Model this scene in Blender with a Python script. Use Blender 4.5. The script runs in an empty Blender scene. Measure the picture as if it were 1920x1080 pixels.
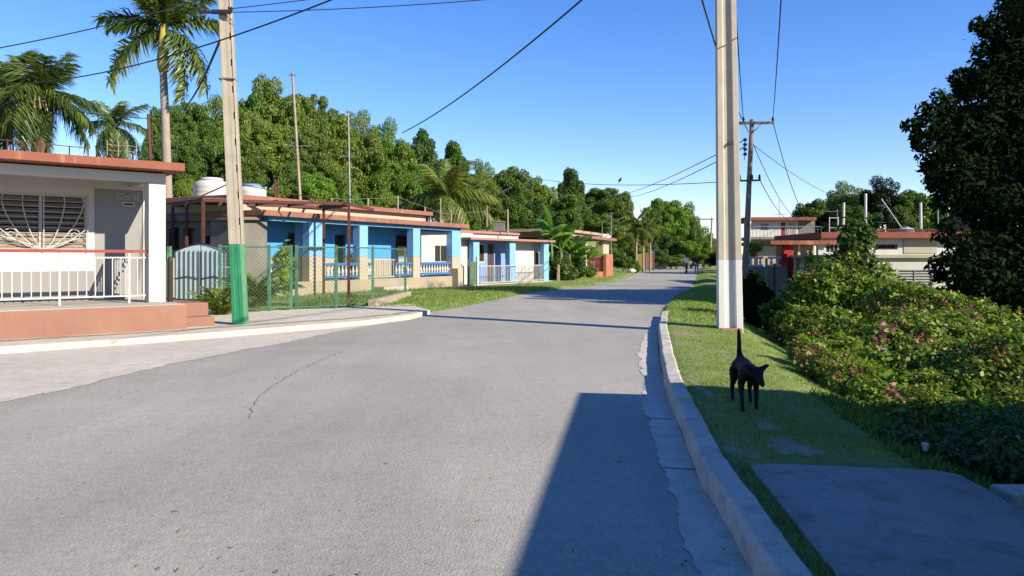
import bpy, math, random
import numpy as np
from math import sin, cos, pi, radians, sqrt, atan2
from mathutils import Vector, Matrix

random.seed(7)
scene = bpy.context.scene
col = scene.collection
F, H, CZ = 1400.0, 483.0, 1.5      # focal length and horizon row of the photograph (1920 px wide), eye height in metres

# ------------------------------------------------------------------ measuring helpers
def gp(px, py, z=0.0):
    y = (CZ - z) * F / (py - H)
    return ((px - 960) / F * y, y, z)

def at(px, py, y):
    return Vector(((px - 960) / F * y, y, CZ - (py - H) * y / F))

def zof(py, y):
    return CZ - (py - H) * y / F

def sstep(a, b, x):
    t = np.clip((x - a) / (b - a), 0, 1)
    return t * t * (3 - 2 * t)

# ------------------------------------------------------------------ mesh builder
class MB:
    def __init__(self):
        self.v = []; self.f = []
    def add(self, vs, fs):
        n = len(self.v)
        self.v += [tuple(p) for p in vs]
        self.f += [tuple(i + n for i in f) for f in fs]
        return self
    def hexa(self, p):            # 8 points: bottom 4 ccw, top 4 ccw
        return self.add(p, [(3, 2, 1, 0), (4, 5, 6, 7), (0, 1, 5, 4), (1, 2, 6, 5), (2, 3, 7, 6), (3, 0, 4, 7)])
    def box(self, x0, x1, y0, y1, z0, z1):
        if x0 > x1: x0, x1 = x1, x0
        if y0 > y1: y0, y1 = y1, y0
        if z0 > z1: z0, z1 = z1, z0
        return self.hexa([(x0, y0, z0), (x1, y0, z0), (x1, y1, z0), (x0, y1, z0), (x0, y0, z1), (x1, y0, z1), (x1, y1, z1), (x0, y1, z1)])
    def tube(self, pts, r, n=6, r1=None, cap=True):
        pts = [Vector(p) for p in pts]
        m = len(pts); rings = []
        for i, p in enumerate(pts):
            t = (pts[min(i + 1, m - 1)] - pts[max(i - 1, 0)])
            if t.length < 1e-9: t = Vector((0, 0, 1))
            t.normalize()
            a = t.cross(Vector((0, 0, 1)))
            if a.length < 1e-3: a = t.cross(Vector((0, 1, 0)))
            a.normalize(); b = a.cross(t)
            rr = r if r1 is None else r + (r1 - r) * i / max(1, m - 1)
            if isinstance(r, (list, tuple)): rr = r[i]
            rings.append([p + a * rr * cos(2 * pi * k / n) + b * rr * sin(2 * pi * k / n) for k in range(n)])
        vs = [q for ring in rings for q in ring]; fs = []
        for i in range(m - 1):
            for k in range(n):
                k2 = (k + 1) % n
                fs.append((i * n + k, i * n + k2, (i + 1) * n + k2, (i + 1) * n + k))
        if cap:
            fs.append(tuple(reversed(range(n)))); fs.append(tuple((m - 1) * n + k for k in range(n)))
        return self.add(vs, fs)
    def bar(self, p, q, w, h=None):     # square bar
        h = h or w
        p = Vector(p); q = Vector(q); t = (q - p).normalized()
        a = t.cross(Vector((0, 0, 1)))
        if a.length < 1e-3: a = Vector((1, 0, 0))
        a.normalize(); b = a.cross(t).normalized()
        a *= w / 2; b *= h / 2
        return self.hexa([p - a - b, p + a - b, p + a + b, p - a + b, q - a - b, q + a - b, q + a + b, q - a + b])
    def lathe(self, prof, c=(0, 0, 0), n=20):
        vs = []; fs = []; m = len(prof)
        for r, z in prof:
            vs += [(c[0] + r * cos(2 * pi * k / n), c[1] + r * sin(2 * pi * k / n), c[2] + z) for k in range(n)]
        for i in range(m - 1):
            for k in range(n):
                k2 = (k + 1) % n
                fs.append((i * n + k, i * n + k2, (i + 1) * n + k2, (i + 1) * n + k))
        fs.append(tuple(reversed(range(n)))); fs.append(tuple((m - 1) * n + k for k in range(n)))
        return self.add(vs, fs)
    def prism(self, poly, z0, z1):
        n = len(poly)
        vs = [(x, y, z0) for x, y in poly] + [(x, y, z1) for x, y in poly]
        fs = [tuple(reversed(range(n))), tuple(range(n, 2 * n))]
        fs += [(i, (i + 1) % n, n + (i + 1) % n, n + i) for i in range(n)]
        return self.add(vs, fs)
    def build(self, name, mat, parent=None, smooth=False, bevel=0, loc=None, rz=None):
        me = bpy.data.meshes.new(name)
        me.from_pydata(self.v, [], self.f)
        if mat is not None: me.materials.append(mat)
        if smooth: me.polygons.foreach_set('use_smooth', [True] * len(me.polygons))
        me.update()
        o = bpy.data.objects.new(name, me); col.objects.link(o)
        if parent is not None: o.parent = parent
        if loc is not None: o.location = loc
        if rz is not None: o.rotation_euler[2] = rz
        if bevel:
            b = o.modifiers.new('edge', 'BEVEL'); b.width = bevel; b.segments = 2; b.limit_method = 'ANGLE'; b.angle_limit = radians(40)
        return o

def fast_mesh(name, verts, faces, mats):
    """verts (n,3), faces (m,k) arrays"""
    me = bpy.data.meshes.new(name)
    verts = np.asarray(verts, dtype=np.float32); faces = np.asarray(faces, dtype=np.int32)
    k = faces.shape[1]
    me.vertices.add(len(verts)); me.vertices.foreach_set('co', verts.ravel())
    me.loops.add(faces.size); me.loops.foreach_set('vertex_index', faces.ravel())
    me.polygons.add(len(faces)); me.polygons.foreach_set('loop_start', np.arange(0, faces.size, k, dtype=np.int32))
    me.update(calc_edges=True)
    for m in mats: me.materials.append(m)
    return me

def obj(name, me, parent=None, loc=None):
    o = bpy.data.objects.new(name, me); col.objects.link(o)
    if parent is not None: o.parent = parent
    if loc is not None: o.location = loc
    return o

def tag(o, label=None, cat=None, group=None, kind=None):
    if label: o['label'] = label
    if cat: o['category'] = cat
    if group: o['group'] = group
    if kind: o['kind'] = kind
    return o

def empty(name, loc, rz=0.0, label=None, cat=None, group=None):
    o = bpy.data.objects.new(name, None); col.objects.link(o)
    o.empty_display_size = 0.2
    o.location = loc; o.rotation_euler = (0, 0, rz)
    return tag(o, label, cat, group)

def copy_tree(o, parent=None):
    c = o.copy(); col.objects.link(c)
    if parent is not None: c.parent = parent
    for ch in list(o.children): copy_tree(ch, c)
    return c

def share(name, src, parent, loc, rz=0.0, scale=None):
    o = bpy.data.objects.new(name, src.data); col.objects.link(o)
    o.parent = parent; o.location = loc; o.rotation_euler[2] = rz
    if scale: o.scale = scale
    return o

# ------------------------------------------------------------------ materials
def nt_new(name):
    m = bpy.data.materials.new(name); m.use_nodes = True
    nt = m.node_tree
    b = nt.nodes['Principled BSDF']
    return m, nt, b

def link(nt, a, b): nt.links.new(a, b)

def noise(nt, vec, scale, detail=6, rough=0.6, dist=0.0):
    n = nt.nodes.new('ShaderNodeTexNoise'); n.inputs['Scale'].default_value = scale
    n.inputs['Detail'].default_value = detail; n.inputs['Roughness'].default_value = rough; n.inputs['Distortion'].default_value = dist
    link(nt, vec, n.inputs['Vector']); return n.outputs['Fac']

def ramp(nt, fac, stops):
    r = nt.nodes.new('ShaderNodeValToRGB')
    e = r.color_ramp.elements
    while len(e) < len(stops): e.new(0.5)
    for i, (p, c) in enumerate(stops):
        e[i].position = p; e[i].color = (*c, 1) if len(c) == 3 else c
    link(nt, fac, r.inputs['Fac']); return r.outputs['Color']

def g(v): return (v, v, v)

def mix(nt, fac, a, b, mode='MIX'):
    n = nt.nodes.new('ShaderNodeMix'); n.data_type = 'RGBA'; n.blend_type = mode
    for s, v in ((n.inputs['Factor'], fac), (n.inputs[6], a), (n.inputs[7], b)):
        if isinstance(v, (int, float)): s.default_value = v
        elif isinstance(v, tuple): s.default_value = (*v, 1) if len(v) == 3 else v
        else: link(nt, v, s)
    return n.outputs[2]

def coords(nt, scale=(1, 1, 1), world=False):
    m = nt.nodes.new('ShaderNodeMapping'); m.inputs['Scale'].default_value = scale
    if world:
        gnode = nt.nodes.new('ShaderNodeNewGeometry'); link(nt, gnode.outputs['Position'], m.inputs['Vector'])
    else:
        tc = nt.nodes.new('ShaderNodeTexCoord'); link(nt, tc.outputs['Object'], m.inputs['Vector'])
    return m.outputs['Vector']

def bump(nt, b, h, strength, dist=0.02):
    n = nt.nodes.new('ShaderNodeBump'); n.inputs['Strength'].default_value = strength; n.inputs['Distance'].default_value = dist
    link(nt, h, n.inputs['Height']); link(nt, n.outputs['Normal'], b.inputs['Normal'])

def paint(name, c, rough=0.6, var=0.18, scale=1.6, stain=None, stain_amt=0.35, bmp=0.15, metal=0.0, streak=True, spec=0.3):
    """Weathered painted / plastered surface: base colour, blotches, vertical run-off streaks and fine grain."""
    m, nt, b = nt_new(name)
    v = coords(nt, world=True)
    n1 = noise(nt, v, scale, 7, 0.62)
    c0 = tuple(x * (1 - var) for x in c); c1 = tuple(min(1, x * (1 + var * 0.6)) for x in c)
    colr = ramp(nt, n1, [(0.3, c0), (0.68, c1)])
    st = stain or tuple(x * 0.45 for x in c)
    if streak:
        vs = coords(nt, (5.0, 5.0, 0.45), world=True)
        n2 = noise(nt, vs, 1.3, 6, 0.7)
        fac = ramp(nt, n2, [(0.54, g(0)), (0.78, g(stain_amt))])
        colr = mix(nt, fac, colr, st)
    n4 = noise(nt, v, scale * 0.35, 8, 0.7)
    fac2 = ramp(nt, n4, [(0.58, g(0)), (0.72, g(stain_amt * 0.8))])
    colr = mix(nt, fac2, colr, st)
    link(nt, colr, b.inputs['Base Color'])
    n3 = noise(nt, v, 38, 4, 0.7)
    link(nt, ramp(nt, n3, [(0, g(max(0, rough - 0.12))), (1, g(min(1, rough + 0.12)))]), b.inputs['Roughness'])
    b.inputs['Metallic'].default_value = metal
    b.inputs['Specular IOR Level'].default_value = spec
    if bmp: bump(nt, b, n3, bmp, 0.01)
    return m

def leafmat(name, dark, light, trans=0.3, rough=0.5, spec=0.3, obvar=True):
    """Leaves: colour varies leaf by leaf and a little plant by plant; light passes through the blades."""
    m, nt, b = nt_new(name)
    geo = nt.nodes.new('ShaderNodeNewGeometry')
    c = ramp(nt, geo.outputs['Random Per Island'], [(0.0, dark), (0.55, tuple((a + d) / 2 for a, d in zip(dark, light))), (1.0, light)])
    if obvar:
        oi = nt.nodes.new('ShaderNodeObjectInfo')
        hs = nt.nodes.new('ShaderNodeHueSaturation')
        mr = nt.nodes.new('ShaderNodeMapRange'); mr.inputs[3].default_value = 0.8; mr.inputs[4].default_value = 1.2
        link(nt, oi.outputs['Random'], mr.inputs[0]); link(nt, mr.outputs[0], hs.inputs['Value'])
        mr2 = nt.nodes.new('ShaderNodeMapRange'); mr2.inputs[3].default_value = 0.515; mr2.inputs[4].default_value = 0.485
        link(nt, oi.outputs['Random'], mr2.inputs[0]); link(nt, mr2.outputs[0], hs.inputs['Hue'])
        link(nt, c, hs.inputs['Color']); c = hs.outputs['Color']
    link(nt, c, b.inputs['Base Color'])
    b.inputs['Roughness'].default_value = rough; b.inputs['Specular IOR Level'].default_value = spec
    if trans:
        tr = nt.nodes.new('ShaderNodeBsdfTranslucent')
        hs2 = nt.nodes.new('ShaderNodeHueSaturation'); hs2.inputs['Value'].default_value = 1.5; hs2.inputs['Saturation'].default_value = 1.1
        hs2.inputs['Hue'].default_value = 0.48
        link(nt, c, hs2.inputs['Color']); link(nt, hs2.outputs['Color'], tr.inputs['Color'])
        mx = nt.nodes.new('ShaderNodeMixShader'); mx.inputs[0].default_value = trans
        link(nt, b.outputs[0], mx.inputs[1]); link(nt, tr.outputs[0], mx.inputs[2])
        link(nt, mx.outputs[0], nt.nodes['Material Output'].inputs['Surface'])
    return m

def glassmat(name, c=(0.02, 0.025, 0.03)):
    m, nt, b = nt_new(name)
    b.inputs['Base Color'].default_value = (*c, 1); b.inputs['Roughness'].default_value = 0.12
    return m

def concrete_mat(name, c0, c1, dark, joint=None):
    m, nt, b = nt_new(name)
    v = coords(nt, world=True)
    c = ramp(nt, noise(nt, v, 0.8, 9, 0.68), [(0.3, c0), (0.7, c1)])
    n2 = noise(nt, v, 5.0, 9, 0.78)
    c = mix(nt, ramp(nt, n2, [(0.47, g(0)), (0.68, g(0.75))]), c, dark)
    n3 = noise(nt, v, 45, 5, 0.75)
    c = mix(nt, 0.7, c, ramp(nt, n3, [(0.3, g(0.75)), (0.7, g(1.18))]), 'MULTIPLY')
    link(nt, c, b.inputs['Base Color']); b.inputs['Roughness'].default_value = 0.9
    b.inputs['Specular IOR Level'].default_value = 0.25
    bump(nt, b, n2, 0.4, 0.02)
    return m

M = {}
M['white'] = paint('white_wall', (0.46, 0.45, 0.425), 0.75, 0.10, 1.2, (0.23, 0.205, 0.17), 0.35)
M['white_clean'] = paint('white_paint', (0.4, 0.395, 0.38), 0.6, 0.06, 2.0, (0.5, 0.48, 0.44), 0.15)
M['grey_wall'] = paint('grey_wall', (0.215, 0.21, 0.205), 0.75, 0.08, 1.0, (0.3, 0.29, 0.27), 0.25)
M['terracotta'] = paint('terracotta_paint', (0.185, 0.058, 0.033), 0.7, 0.16, 1.4, (0.62, 0.36, 0.26), 0.45)
M['plinth'] = paint('plinth_paint', (0.225, 0.113, 0.078), 0.75, 0.16, 0.9, (0.30, 0.17, 0.12), 0.22)
M['roof_top'] = paint('roof_tile_deck', (0.36, 0.24, 0.18), 0.85, 0.2, 0.8, (0.2, 0.16, 0.13), 0.4, streak=False)
M['red_rail'] = paint('red_rail', (0.22, 0.035, 0.035), 0.5, 0.12, 4)
M['white_metal'] = paint('white_metal', (0.4, 0.395, 0.38), 0.45, 0.08, 4, (0.45, 0.33, 0.22), 0.2)
M['louvre'] = paint('louvre_wood', (0.23, 0.185, 0.15), 0.6, 0.15, 5, (0.25, 0.19, 0.15), 0.3)
M['dark'] = paint('dark_interior', (0.022, 0.02, 0.018), 0.8, 0.2, 2)
M['glass'] = glassmat('window_glass')
M['blue'] = paint('blue_wall', (0.06, 0.265, 0.57), 0.7, 0.10, 1.2, (0.09, 0.20, 0.32), 0.35)
M['light_blue'] = paint('light_blue_paint', (0.165, 0.345, 0.58), 0.65, 0.10, 2.0, (0.26, 0.33, 0.40), 0.4)
M['rail_blue'] = paint('rail_blue', (0.03, 0.13, 0.36), 0.6, 0.1, 3)
M['pale_blue'] = paint('pale_blue_wall', (0.15, 0.26, 0.5), 0.7, 0.08, 1.4, (0.24, 0.27, 0.33), 0.4)
M['cream'] = paint('cream_wall', (0.3, 0.25, 0.185), 0.8, 0.12, 1.3, (0.35, 0.28, 0.2), 0.4)
M['cream_light'] = paint('cream_light', (0.36, 0.305, 0.23), 0.8, 0.1, 1.3, (0.42, 0.33, 0.23), 0.4)
M['pink_roof'] = paint('pink_roof_edge', (0.225, 0.098, 0.075), 0.75, 0.15, 1.5, (0.55, 0.38, 0.30), 0.45)
M['red_roof'] = paint('red_roof_edge', (0.19, 0.05, 0.035), 0.75, 0.2, 1.5, (0.16, 0.06, 0.05), 0.4)
M['raw_block'] = paint('raw_concrete_block', (0.15, 0.138, 0.125), 0.9, 0.22, 2.2, (0.12, 0.11, 0.1), 0.5, 0.4)
M['rust'] = paint('rusty_steel', (0.085, 0.032, 0.024), 0.7, 0.3, 6, (0.07, 0.03, 0.02), 0.5)
M['sheet'] = paint('old_roof_sheet', (0.16, 0.115, 0.09), 0.75, 0.25, 2, (0.15, 0.09, 0.06), 0.5)
M['tank_white'] = paint('tank_white', (0.42, 0.42, 0.41), 0.45, 0.05, 2, (0.6, 0.58, 0.52), 0.2, 0.0)
M['tank_blue'] = paint('tank_blue', (0.1, 0.2, 0.38), 0.5, 0.1, 3, bmp=0)
M['pole_concrete'] = paint('pole_concrete', (0.27, 0.238, 0.188), 0.85, 0.16, 2.4, (0.30, 0.25, 0.19), 0.45, 0.35)
M['pole_white'] = paint('pole_whitewash', (0.56, 0.55, 0.52), 0.8, 0.08, 2.4, (0.55, 0.5, 0.42), 0.35, 0.3)
M['pole_green'] = paint('pole_green_paint', (0.006, 0.125, 0.052), 0.6, 0.18, 2.5, (0.09, 0.36, 0.20), 0.5)
M['pole_pale_green'] = paint('faded_green_paint', (0.075, 0.2, 0.105), 0.7, 0.25, 3.5, (0.32, 0.48, 0.33), 0.5)
M['fence_green'] = paint('fence_green_paint', (0.055, 0.145, 0.092), 0.6, 0.22, 5, (0.30, 0.36, 0.27), 0.5)
M['mesh_green'] = paint('mesh_green', (0.075, 0.13, 0.075), 0.6, 0.2, 5)
M['wire'] = paint('cable', (0.018, 0.02, 0.026), 0.55, 0.1, 4, bmp=0)
M['wood'] = paint('weathered_wood', (0.115, 0.09, 0.066), 0.85, 0.3, 3.5, (0.09, 0.07, 0.055), 0.55, 0.5)
M['pale_wood'] = paint('pale_wood', (0.27, 0.22, 0.155), 0.8, 0.25, 4, (0.25, 0.2, 0.14), 0.4, 0.4)
M['brown_door'] = paint('brown_door', (0.07, 0.036, 0.026), 0.6, 0.2, 3)
M['red_wall'] = paint('red_wall', (0.27, 0.012, 0.014), 0.65, 0.15, 2)
M['orange_wall'] = paint('orange_wall', (0.32, 0.12, 0.07), 0.75, 0.15, 1.5)
M['gate_blue'] = paint('gate_blue', (0.40, 0.50, 0.56), 0.5, 0.1, 3)
M['pole_pale'] = paint('pale_pole_concrete', (0.40, 0.36, 0.29), 0.85, 0.14, 2.4, (0.25, 0.21, 0.16), 0.4, 0.35)
M['grey_wood'] = paint('grey_pole_wood', (0.21, 0.175, 0.135), 0.85, 0.3, 3.5, (0.10, 0.08, 0.06), 0.5, 0.5)
M['crack'] = paint('crack_fill', (0.085, 0.083, 0.08), 0.9, 0.3, 9, bmp=0, streak=False)
M['dirt'] = concrete_mat('bare_dirt', (0.20, 0.18, 0.13), (0.30, 0.27, 0.21), (0.13, 0.13, 0.07))
M['pink_pale'] = paint('faded_pink_edge', (0.29, 0.15, 0.12), 0.75, 0.12, 1.5, (0.2, 0.12, 0.1), 0.35)
M['yellow'] = paint('yellow_gate', (0.36, 0.24, 0.02), 0.6, 0.2, 3)
M['black_metal'] = paint('black_iron', (0.02, 0.02, 0.022), 0.5, 0.2, 5)
M['grey_metal'] = paint('grey_metal', (0.2, 0.205, 0.21), 0.5, 0.15, 4, metal=0.2)
M['ceramic'] = paint('brown_ceramic', (0.05, 0.025, 0.02), 0.3, 0.1, 4, bmp=0)
M['bark'] = paint('bark', (0.14, 0.105, 0.075), 0.9, 0.3, 4, (0.06, 0.045, 0.03), 0.5, 0.6)
M['palm_bark'] = paint('palm_bark', (0.25, 0.22, 0.18), 0.9, 0.15, 2.2, (0.22, 0.18, 0.14), 0.45, 0.4)
M['palm_brown'] = paint('palm_brown_bark', (0.1, 0.06, 0.042), 0.9, 0.3, 4, (0.08, 0.05, 0.035), 0.5, 0.6)
M['crownshaft'] = paint('crownshaft', (0.26, 0.24, 0.05), 0.5, 0.3, 3, (0.22, 0.13, 0.04), 0.4)
M['dry_frond'] = paint('dry_fibre', (0.3, 0.24, 0.15), 0.9, 0.25, 5)
M['kerb'] = concrete_mat('kerb_concrete', (0.37, 0.35, 0.31), (0.50, 0.475, 0.42), (0.22, 0.20, 0.165))
M['kerb_cream'] = paint('kerb_limewash', (0.2, 0.172, 0.128), 0.9, 0.2, 2.4, (0.12, 0.10, 0.075), 0.6, 0.8, streak=False)
M['pave'] = paint('paving_concrete', (0.36, 0.33, 0.29), 0.9, 0.15, 1.1, (0.22, 0.2, 0.17), 0.4, 0.5, streak=False)
M['drive'] = paint('driveway_concrete', (0.30, 0.29, 0.275), 0.9, 0.15, 1.6, (0.19, 0.18, 0.165), 0.45, 0.5, streak=False)
M['dog_fur'] = paint('black_fur', (0.009, 0.0085, 0.0085), 0.68, 0.3, 20, bmp=0.5, streak=False, spec=0.14)
M['skin'] = paint('skin', (0.28, 0.15, 0.10), 0.55, 0.06, 8, bmp=0, streak=False)
M['hair'] = paint('dark_hair', (0.015, 0.012, 0.01), 0.7, 0.2, 20, streak=False)
M['shirt'] = paint('white_shirt', (0.78, 0.80, 0.82), 0.85, 0.06, 6, bmp=0.1, streak=False, stain_amt=0.1)
M['trousers'] = paint('olive_trousers', (0.10, 0.095, 0.075), 0.9, 0.15, 6, streak=False)
M['black_shirt'] = paint('black_shirt', (0.015, 0.015, 0.017), 0.9, 0.15, 6, streak=False)
M['jeans'] = paint('blue_jeans', (0.10, 0.15, 0.26), 0.9, 0.15, 6, streak=False)
M['shoe'] = paint('dark_shoe', (0.03, 0.028, 0.026), 0.6, 0.1, 6, streak=False)
M['bag'] = paint('brown_bag', (0.25, 0.14, 0.08), 0.8, 0.15, 6, streak=False)

M['leaf_mid'] = leafmat('leaf_mid', (0.050, 0.105, 0.011), (0.150, 0.225, 0.030))
M['leaf_bright'] = leafmat('leaf_bright', (0.060, 0.14, 0.012), (0.155, 0.275, 0.028))
M['leaf_olive'] = leafmat('leaf_olive', (0.066, 0.115, 0.013), (0.180, 0.235, 0.042))
M['leaf_dark'] = leafmat('leaf_dark', (0.030, 0.070, 0.009), (0.092, 0.155, 0.022))
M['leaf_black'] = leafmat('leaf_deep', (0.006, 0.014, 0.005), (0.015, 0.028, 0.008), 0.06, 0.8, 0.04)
M['leaf_shrub'] = leafmat('leaf_shrub', (0.022, 0.058, 0.006), (0.175, 0.27, 0.032), 0.35)
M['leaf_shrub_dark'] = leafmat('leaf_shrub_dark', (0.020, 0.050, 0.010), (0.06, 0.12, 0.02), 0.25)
M['leaf_lime'] = leafmat('leaf_lime', (0.06, 0.13, 0.014), (0.20, 0.30, 0.035), 0.4)
M['frond'] = leafmat('palm_frond', (0.034, 0.068, 0.014), (0.115, 0.165, 0.034), 0.25, 0.4, 0.4)
M['frond_yellow'] = leafmat('coconut_frond', (0.055, 0.105, 0.015), (0.19, 0.225, 0.042), 0.3, 0.4, 0.4)
M['banana'] = leafmat('banana_leaf', (0.06, 0.15, 0.02), (0.14, 0.27, 0.045), 0.35, 0.4, 0.4)
M['pink'] = leafmat('pink_blossom', (0.38, 0.05, 0.10), (0.72, 0.17, 0.25), 0.3, 0.6, 0.2, False)
M['dried'] = leafmat('dried_blossom', (0.11, 0.05, 0.038), (0.28, 0.125, 0.09), 0.3, 0.7, 0.1, False)
M['grass'] = leafmat('grass_blade', (0.085, 0.17, 0.026), (0.30, 0.37, 0.10), 0.4, 0.6, 0.2, False)
M['weed'] = leafmat('weed_leaf', (0.05, 0.11, 0.018), (0.15, 0.23, 0.045), 0.3, 0.6, 0.2, False)

def asphalt_mat():
    m, nt, b = nt_new('weathered_asphalt')
    v = coords(nt, world=True)
    va = nt.nodes.new('ShaderNodeMapping'); va.inputs['Rotation'].default_value = (0, 0, radians(10)); va.inputs['Scale'].default_value = (1.0, 0.14, 1)
    link(nt, v, va.inputs['Vector'])
    c = ramp(nt, noise(nt, v, 0.35, 8, 0.65), [(0.3, (0.235, 0.225, 0.203)), (0.68, (0.335, 0.319, 0.284))])
    tr = noise(nt, va.outputs[0], 0.9, 5, 0.6)
    c = mix(nt, ramp(nt, tr, [(0.42, g(0)), (0.72, g(0.55))]), c, (0.185, 0.182, 0.178))
    c = mix(nt, ramp(nt, noise(nt, v, 0.16, 4, 0.55), [(0.40, g(0)), (0.62, g(0.5))]), c, (0.36, 0.335, 0.295))
    n5 = noise(nt, v, 2.2, 9, 0.75)
    c = mix(nt, ramp(nt, n5, [(0.55, g(0)), (0.75, g(0.45))]), c, (0.175, 0.17, 0.165))
    # aggregate: pale and dark grains
    vo = nt.nodes.new('ShaderNodeTexVoronoi'); vo.inputs['Scale'].default_value = 85; link(nt, v, vo.inputs['Vector'])
    gr = ramp(nt, vo.outputs['Color'], [(0.15, g(0.72)), (0.5, g(1.0)), (0.9, g(1.22))])
    c = mix(nt, 0.5, c, gr, 'MULTIPLY')
    n3 = noise(nt, v, 14, 6, 0.75)
    c = mix(nt, 0.6, c, ramp(nt, n3, [(0.3, g(0.78)), (0.7, g(1.16))]), 'MULTIPLY')
    # oil drips and small stains
    vo2 = nt.nodes.new('ShaderNodeTexVoronoi'); vo2.inputs['Scale'].default_value = 1.7; link(nt, v, vo2.inputs['Vector'])
    pr = nt.nodes.new('ShaderNodeTexNoise'); pr.inputs['Scale'].default_value = 30; link(nt, v, pr.inputs['Vector'])
    ad = nt.nodes.new('ShaderNodeMath'); ad.operation = 'MULTIPLY_ADD'; link(nt, pr.outputs['Fac'], ad.inputs[0]); ad.inputs[1].default_value = 0.09; link(nt, vo2.outputs['Distance'], ad.inputs[2])
    c = mix(nt, ramp(nt, ad.outputs[0], [(0.066, g(0.7)), (0.082, g(0))]), c, (0.05, 0.05, 0.052))
    # fine cracks
    vd = noise(nt, v, 1.1, 5, 0.7)
    mm = nt.nodes.new('ShaderNodeVectorMath'); mm.operation = 'MULTIPLY_ADD'
    cmb = nt.nodes.new('ShaderNodeCombineXYZ'); link(nt, vd, cmb.inputs[0]); link(nt, n3, cmb.inputs[1])
    link(nt, cmb.outputs[0], mm.inputs[0]); mm.inputs[1].default_value = (2.4, 0.5, 0); link(nt, v, mm.inputs[2])
    ve = nt.nodes.new('ShaderNodeTexVoronoi'); ve.feature = 'DISTANCE_TO_EDGE'; ve.inputs['Scale'].default_value = 0.16; link(nt, mm.outputs[0], ve.inputs['Vector'])
    ck = ramp(nt, ve.outputs['Distance'], [(0.0, g(0.6)), (0.0017, g(0))])
    mk = ramp(nt, noise(nt, v, 0.21, 3, 0.5), [(0.52, g(0)), (0.6, g(1))])
    cf = nt.nodes.new('ShaderNodeMath'); cf.operation = 'MULTIPLY'; link(nt, ck, cf.inputs[0]); link(nt, mk, cf.inputs[1])
    c = mix(nt, cf.outputs[0], c, (0.06, 0.06, 0.06))
    link(nt, c, b.inputs['Base Color'])
    b.inputs['Roughness'].default_value = 0.88; b.inputs['Specular IOR Level'].default_value = 0.25
    h = nt.nodes.new('ShaderNodeMath'); h.operation = 'ADD'; link(nt, vo.outputs['Distance'], h.inputs[0]); link(nt, n3, h.inputs[1])
    bump(nt, b, h.outputs[0], 0.5, 0.006)
    return m

def soil_mat():
    m, nt, b = nt_new('soil_and_turf')
    v = coords(nt, world=True)
    n1 = noise(nt, v, 0.55, 8, 0.7)
    c = ramp(nt, n1, [(0.34, (0.30, 0.255, 0.175)), (0.46, (0.20, 0.235, 0.085)), (0.62, (0.13, 0.205, 0.048))])
    n2 = noise(nt, v, 9, 8, 0.75)
    c = mix(nt, 0.75, c, ramp(nt, n2, [(0.3, g(0.55)), (0.7, g(1.3))]), 'MULTIPLY')
    link(nt, c, b.inputs['Base Color']); b.inputs['Roughness'].default_value = 0.95
    b.inputs['Specular IOR Level'].default_value = 0.1
    bump(nt, b, n2, 0.7, 0.05)
    return m

M['asphalt'] = asphalt_mat()
M['apron'] = concrete_mat('pale_apron', (0.40, 0.365, 0.32), (0.50, 0.46, 0.41), (0.30, 0.27, 0.235))
M['gutter'] = concrete_mat('gutter_concrete', (0.39, 0.375, 0.345), (0.50, 0.48, 0.44), (0.25, 0.24, 0.215))
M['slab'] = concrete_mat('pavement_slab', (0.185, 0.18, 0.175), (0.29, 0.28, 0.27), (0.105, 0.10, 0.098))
M['walk'] = concrete_mat('pavement_dusty', (0.42, 0.38, 0.32), (0.52, 0.475, 0.41), (0.27, 0.24, 0.2))
M['soil'] = soil_mat()

# ------------------------------------------------------------------ road edges (x as a function of depth y)
LY = [-60, -20, 5, 12.2, 14.1, 17.2, 19.3, 20.8, 22.6, 32.8, 38.2, 48, 69, 90, 116, 150, 200, 420]
LX = [-120, -50, -17, -8.4, -6.2, -3.3, -2.34, -2.2, -1.56, 1.0, 3.9, 6.9, 11.4, 16.6, 23.0, 34, 56, 170]
RY = [-60, -20, 0, 3.52, 4.19, 5.13, 6.82, 8.24, 10.66, 15.04, 18.6, 22.1, 29.6, 35.6, 53.8, 100, 116, 150, 200, 420]
RX = [-3, -0.6, 0.85, 1.14, 1.20, 1.27, 1.51, 1.70, 2.11, 2.92, 3.70, 4.5, 6.5, 8.5, 13.2, 25.0, 29.4, 40.5, 62, 176]
def XL(y): return np.interp(y, LY, LX)
def XR(y): return np.interp(y, RY, RX)

def wob(x, y):
    return 0.5 * np.sin(1.7 * x + 0.6 * y) + 0.3 * np.sin(3.1 * y - 1.3 * x + 1.0) + 0.2 * np.sin(5.3 * x + 4.1 * y)

def ground_h(x, y):
    x = np.asarray(x, float); y = np.asarray(y, float)
    dl = XL(y) - x; dr = x - XR(y)
    z = np.full(np.broadcast(x, y).shape, -0.03)
    # verge beyond the far kerb, falling into a hollow where the shrubs grow
    vr = 0.16 * sstep(0.0, 0.22, dr) - 0.025 * sstep(0.3, 1.2, dr)
    near = 1 - sstep(22, 34, y)
    farz = -0.02 - 0.15 * sstep(3, 9, dr)
    drop = -1.25 * sstep(1.1, 4.6, dr) * near
    bank = vr * near + (0.14 * sstep(0, 0.8, dr) + farz) * (1 - near) + drop
    bank = bank + 0.9 * sstep(60, 140, dr)
    z = np.where(dr > 0, -0.03 + bank + 0.025 * wob(x * 2, y * 2) * sstep(0.3, 1.0, dr), z)
    vl = 0.12 * sstep(0.0, 0.5, dl) + 0.25 * sstep(1.5, 5, dl) * sstep(40, 60, y)
    hill = 8.5 * sstep(15, 75, dl) + 5 * sstep(75, 200, dl)
    z = np.where(dl > 0, -0.03 + vl + hill + 0.03 * wob(x * 1.5, y * 1.5) * sstep(0.6, 1.6, dl), z)
    return z
def gh(x, y): return float(ground_h(x, y))

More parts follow.
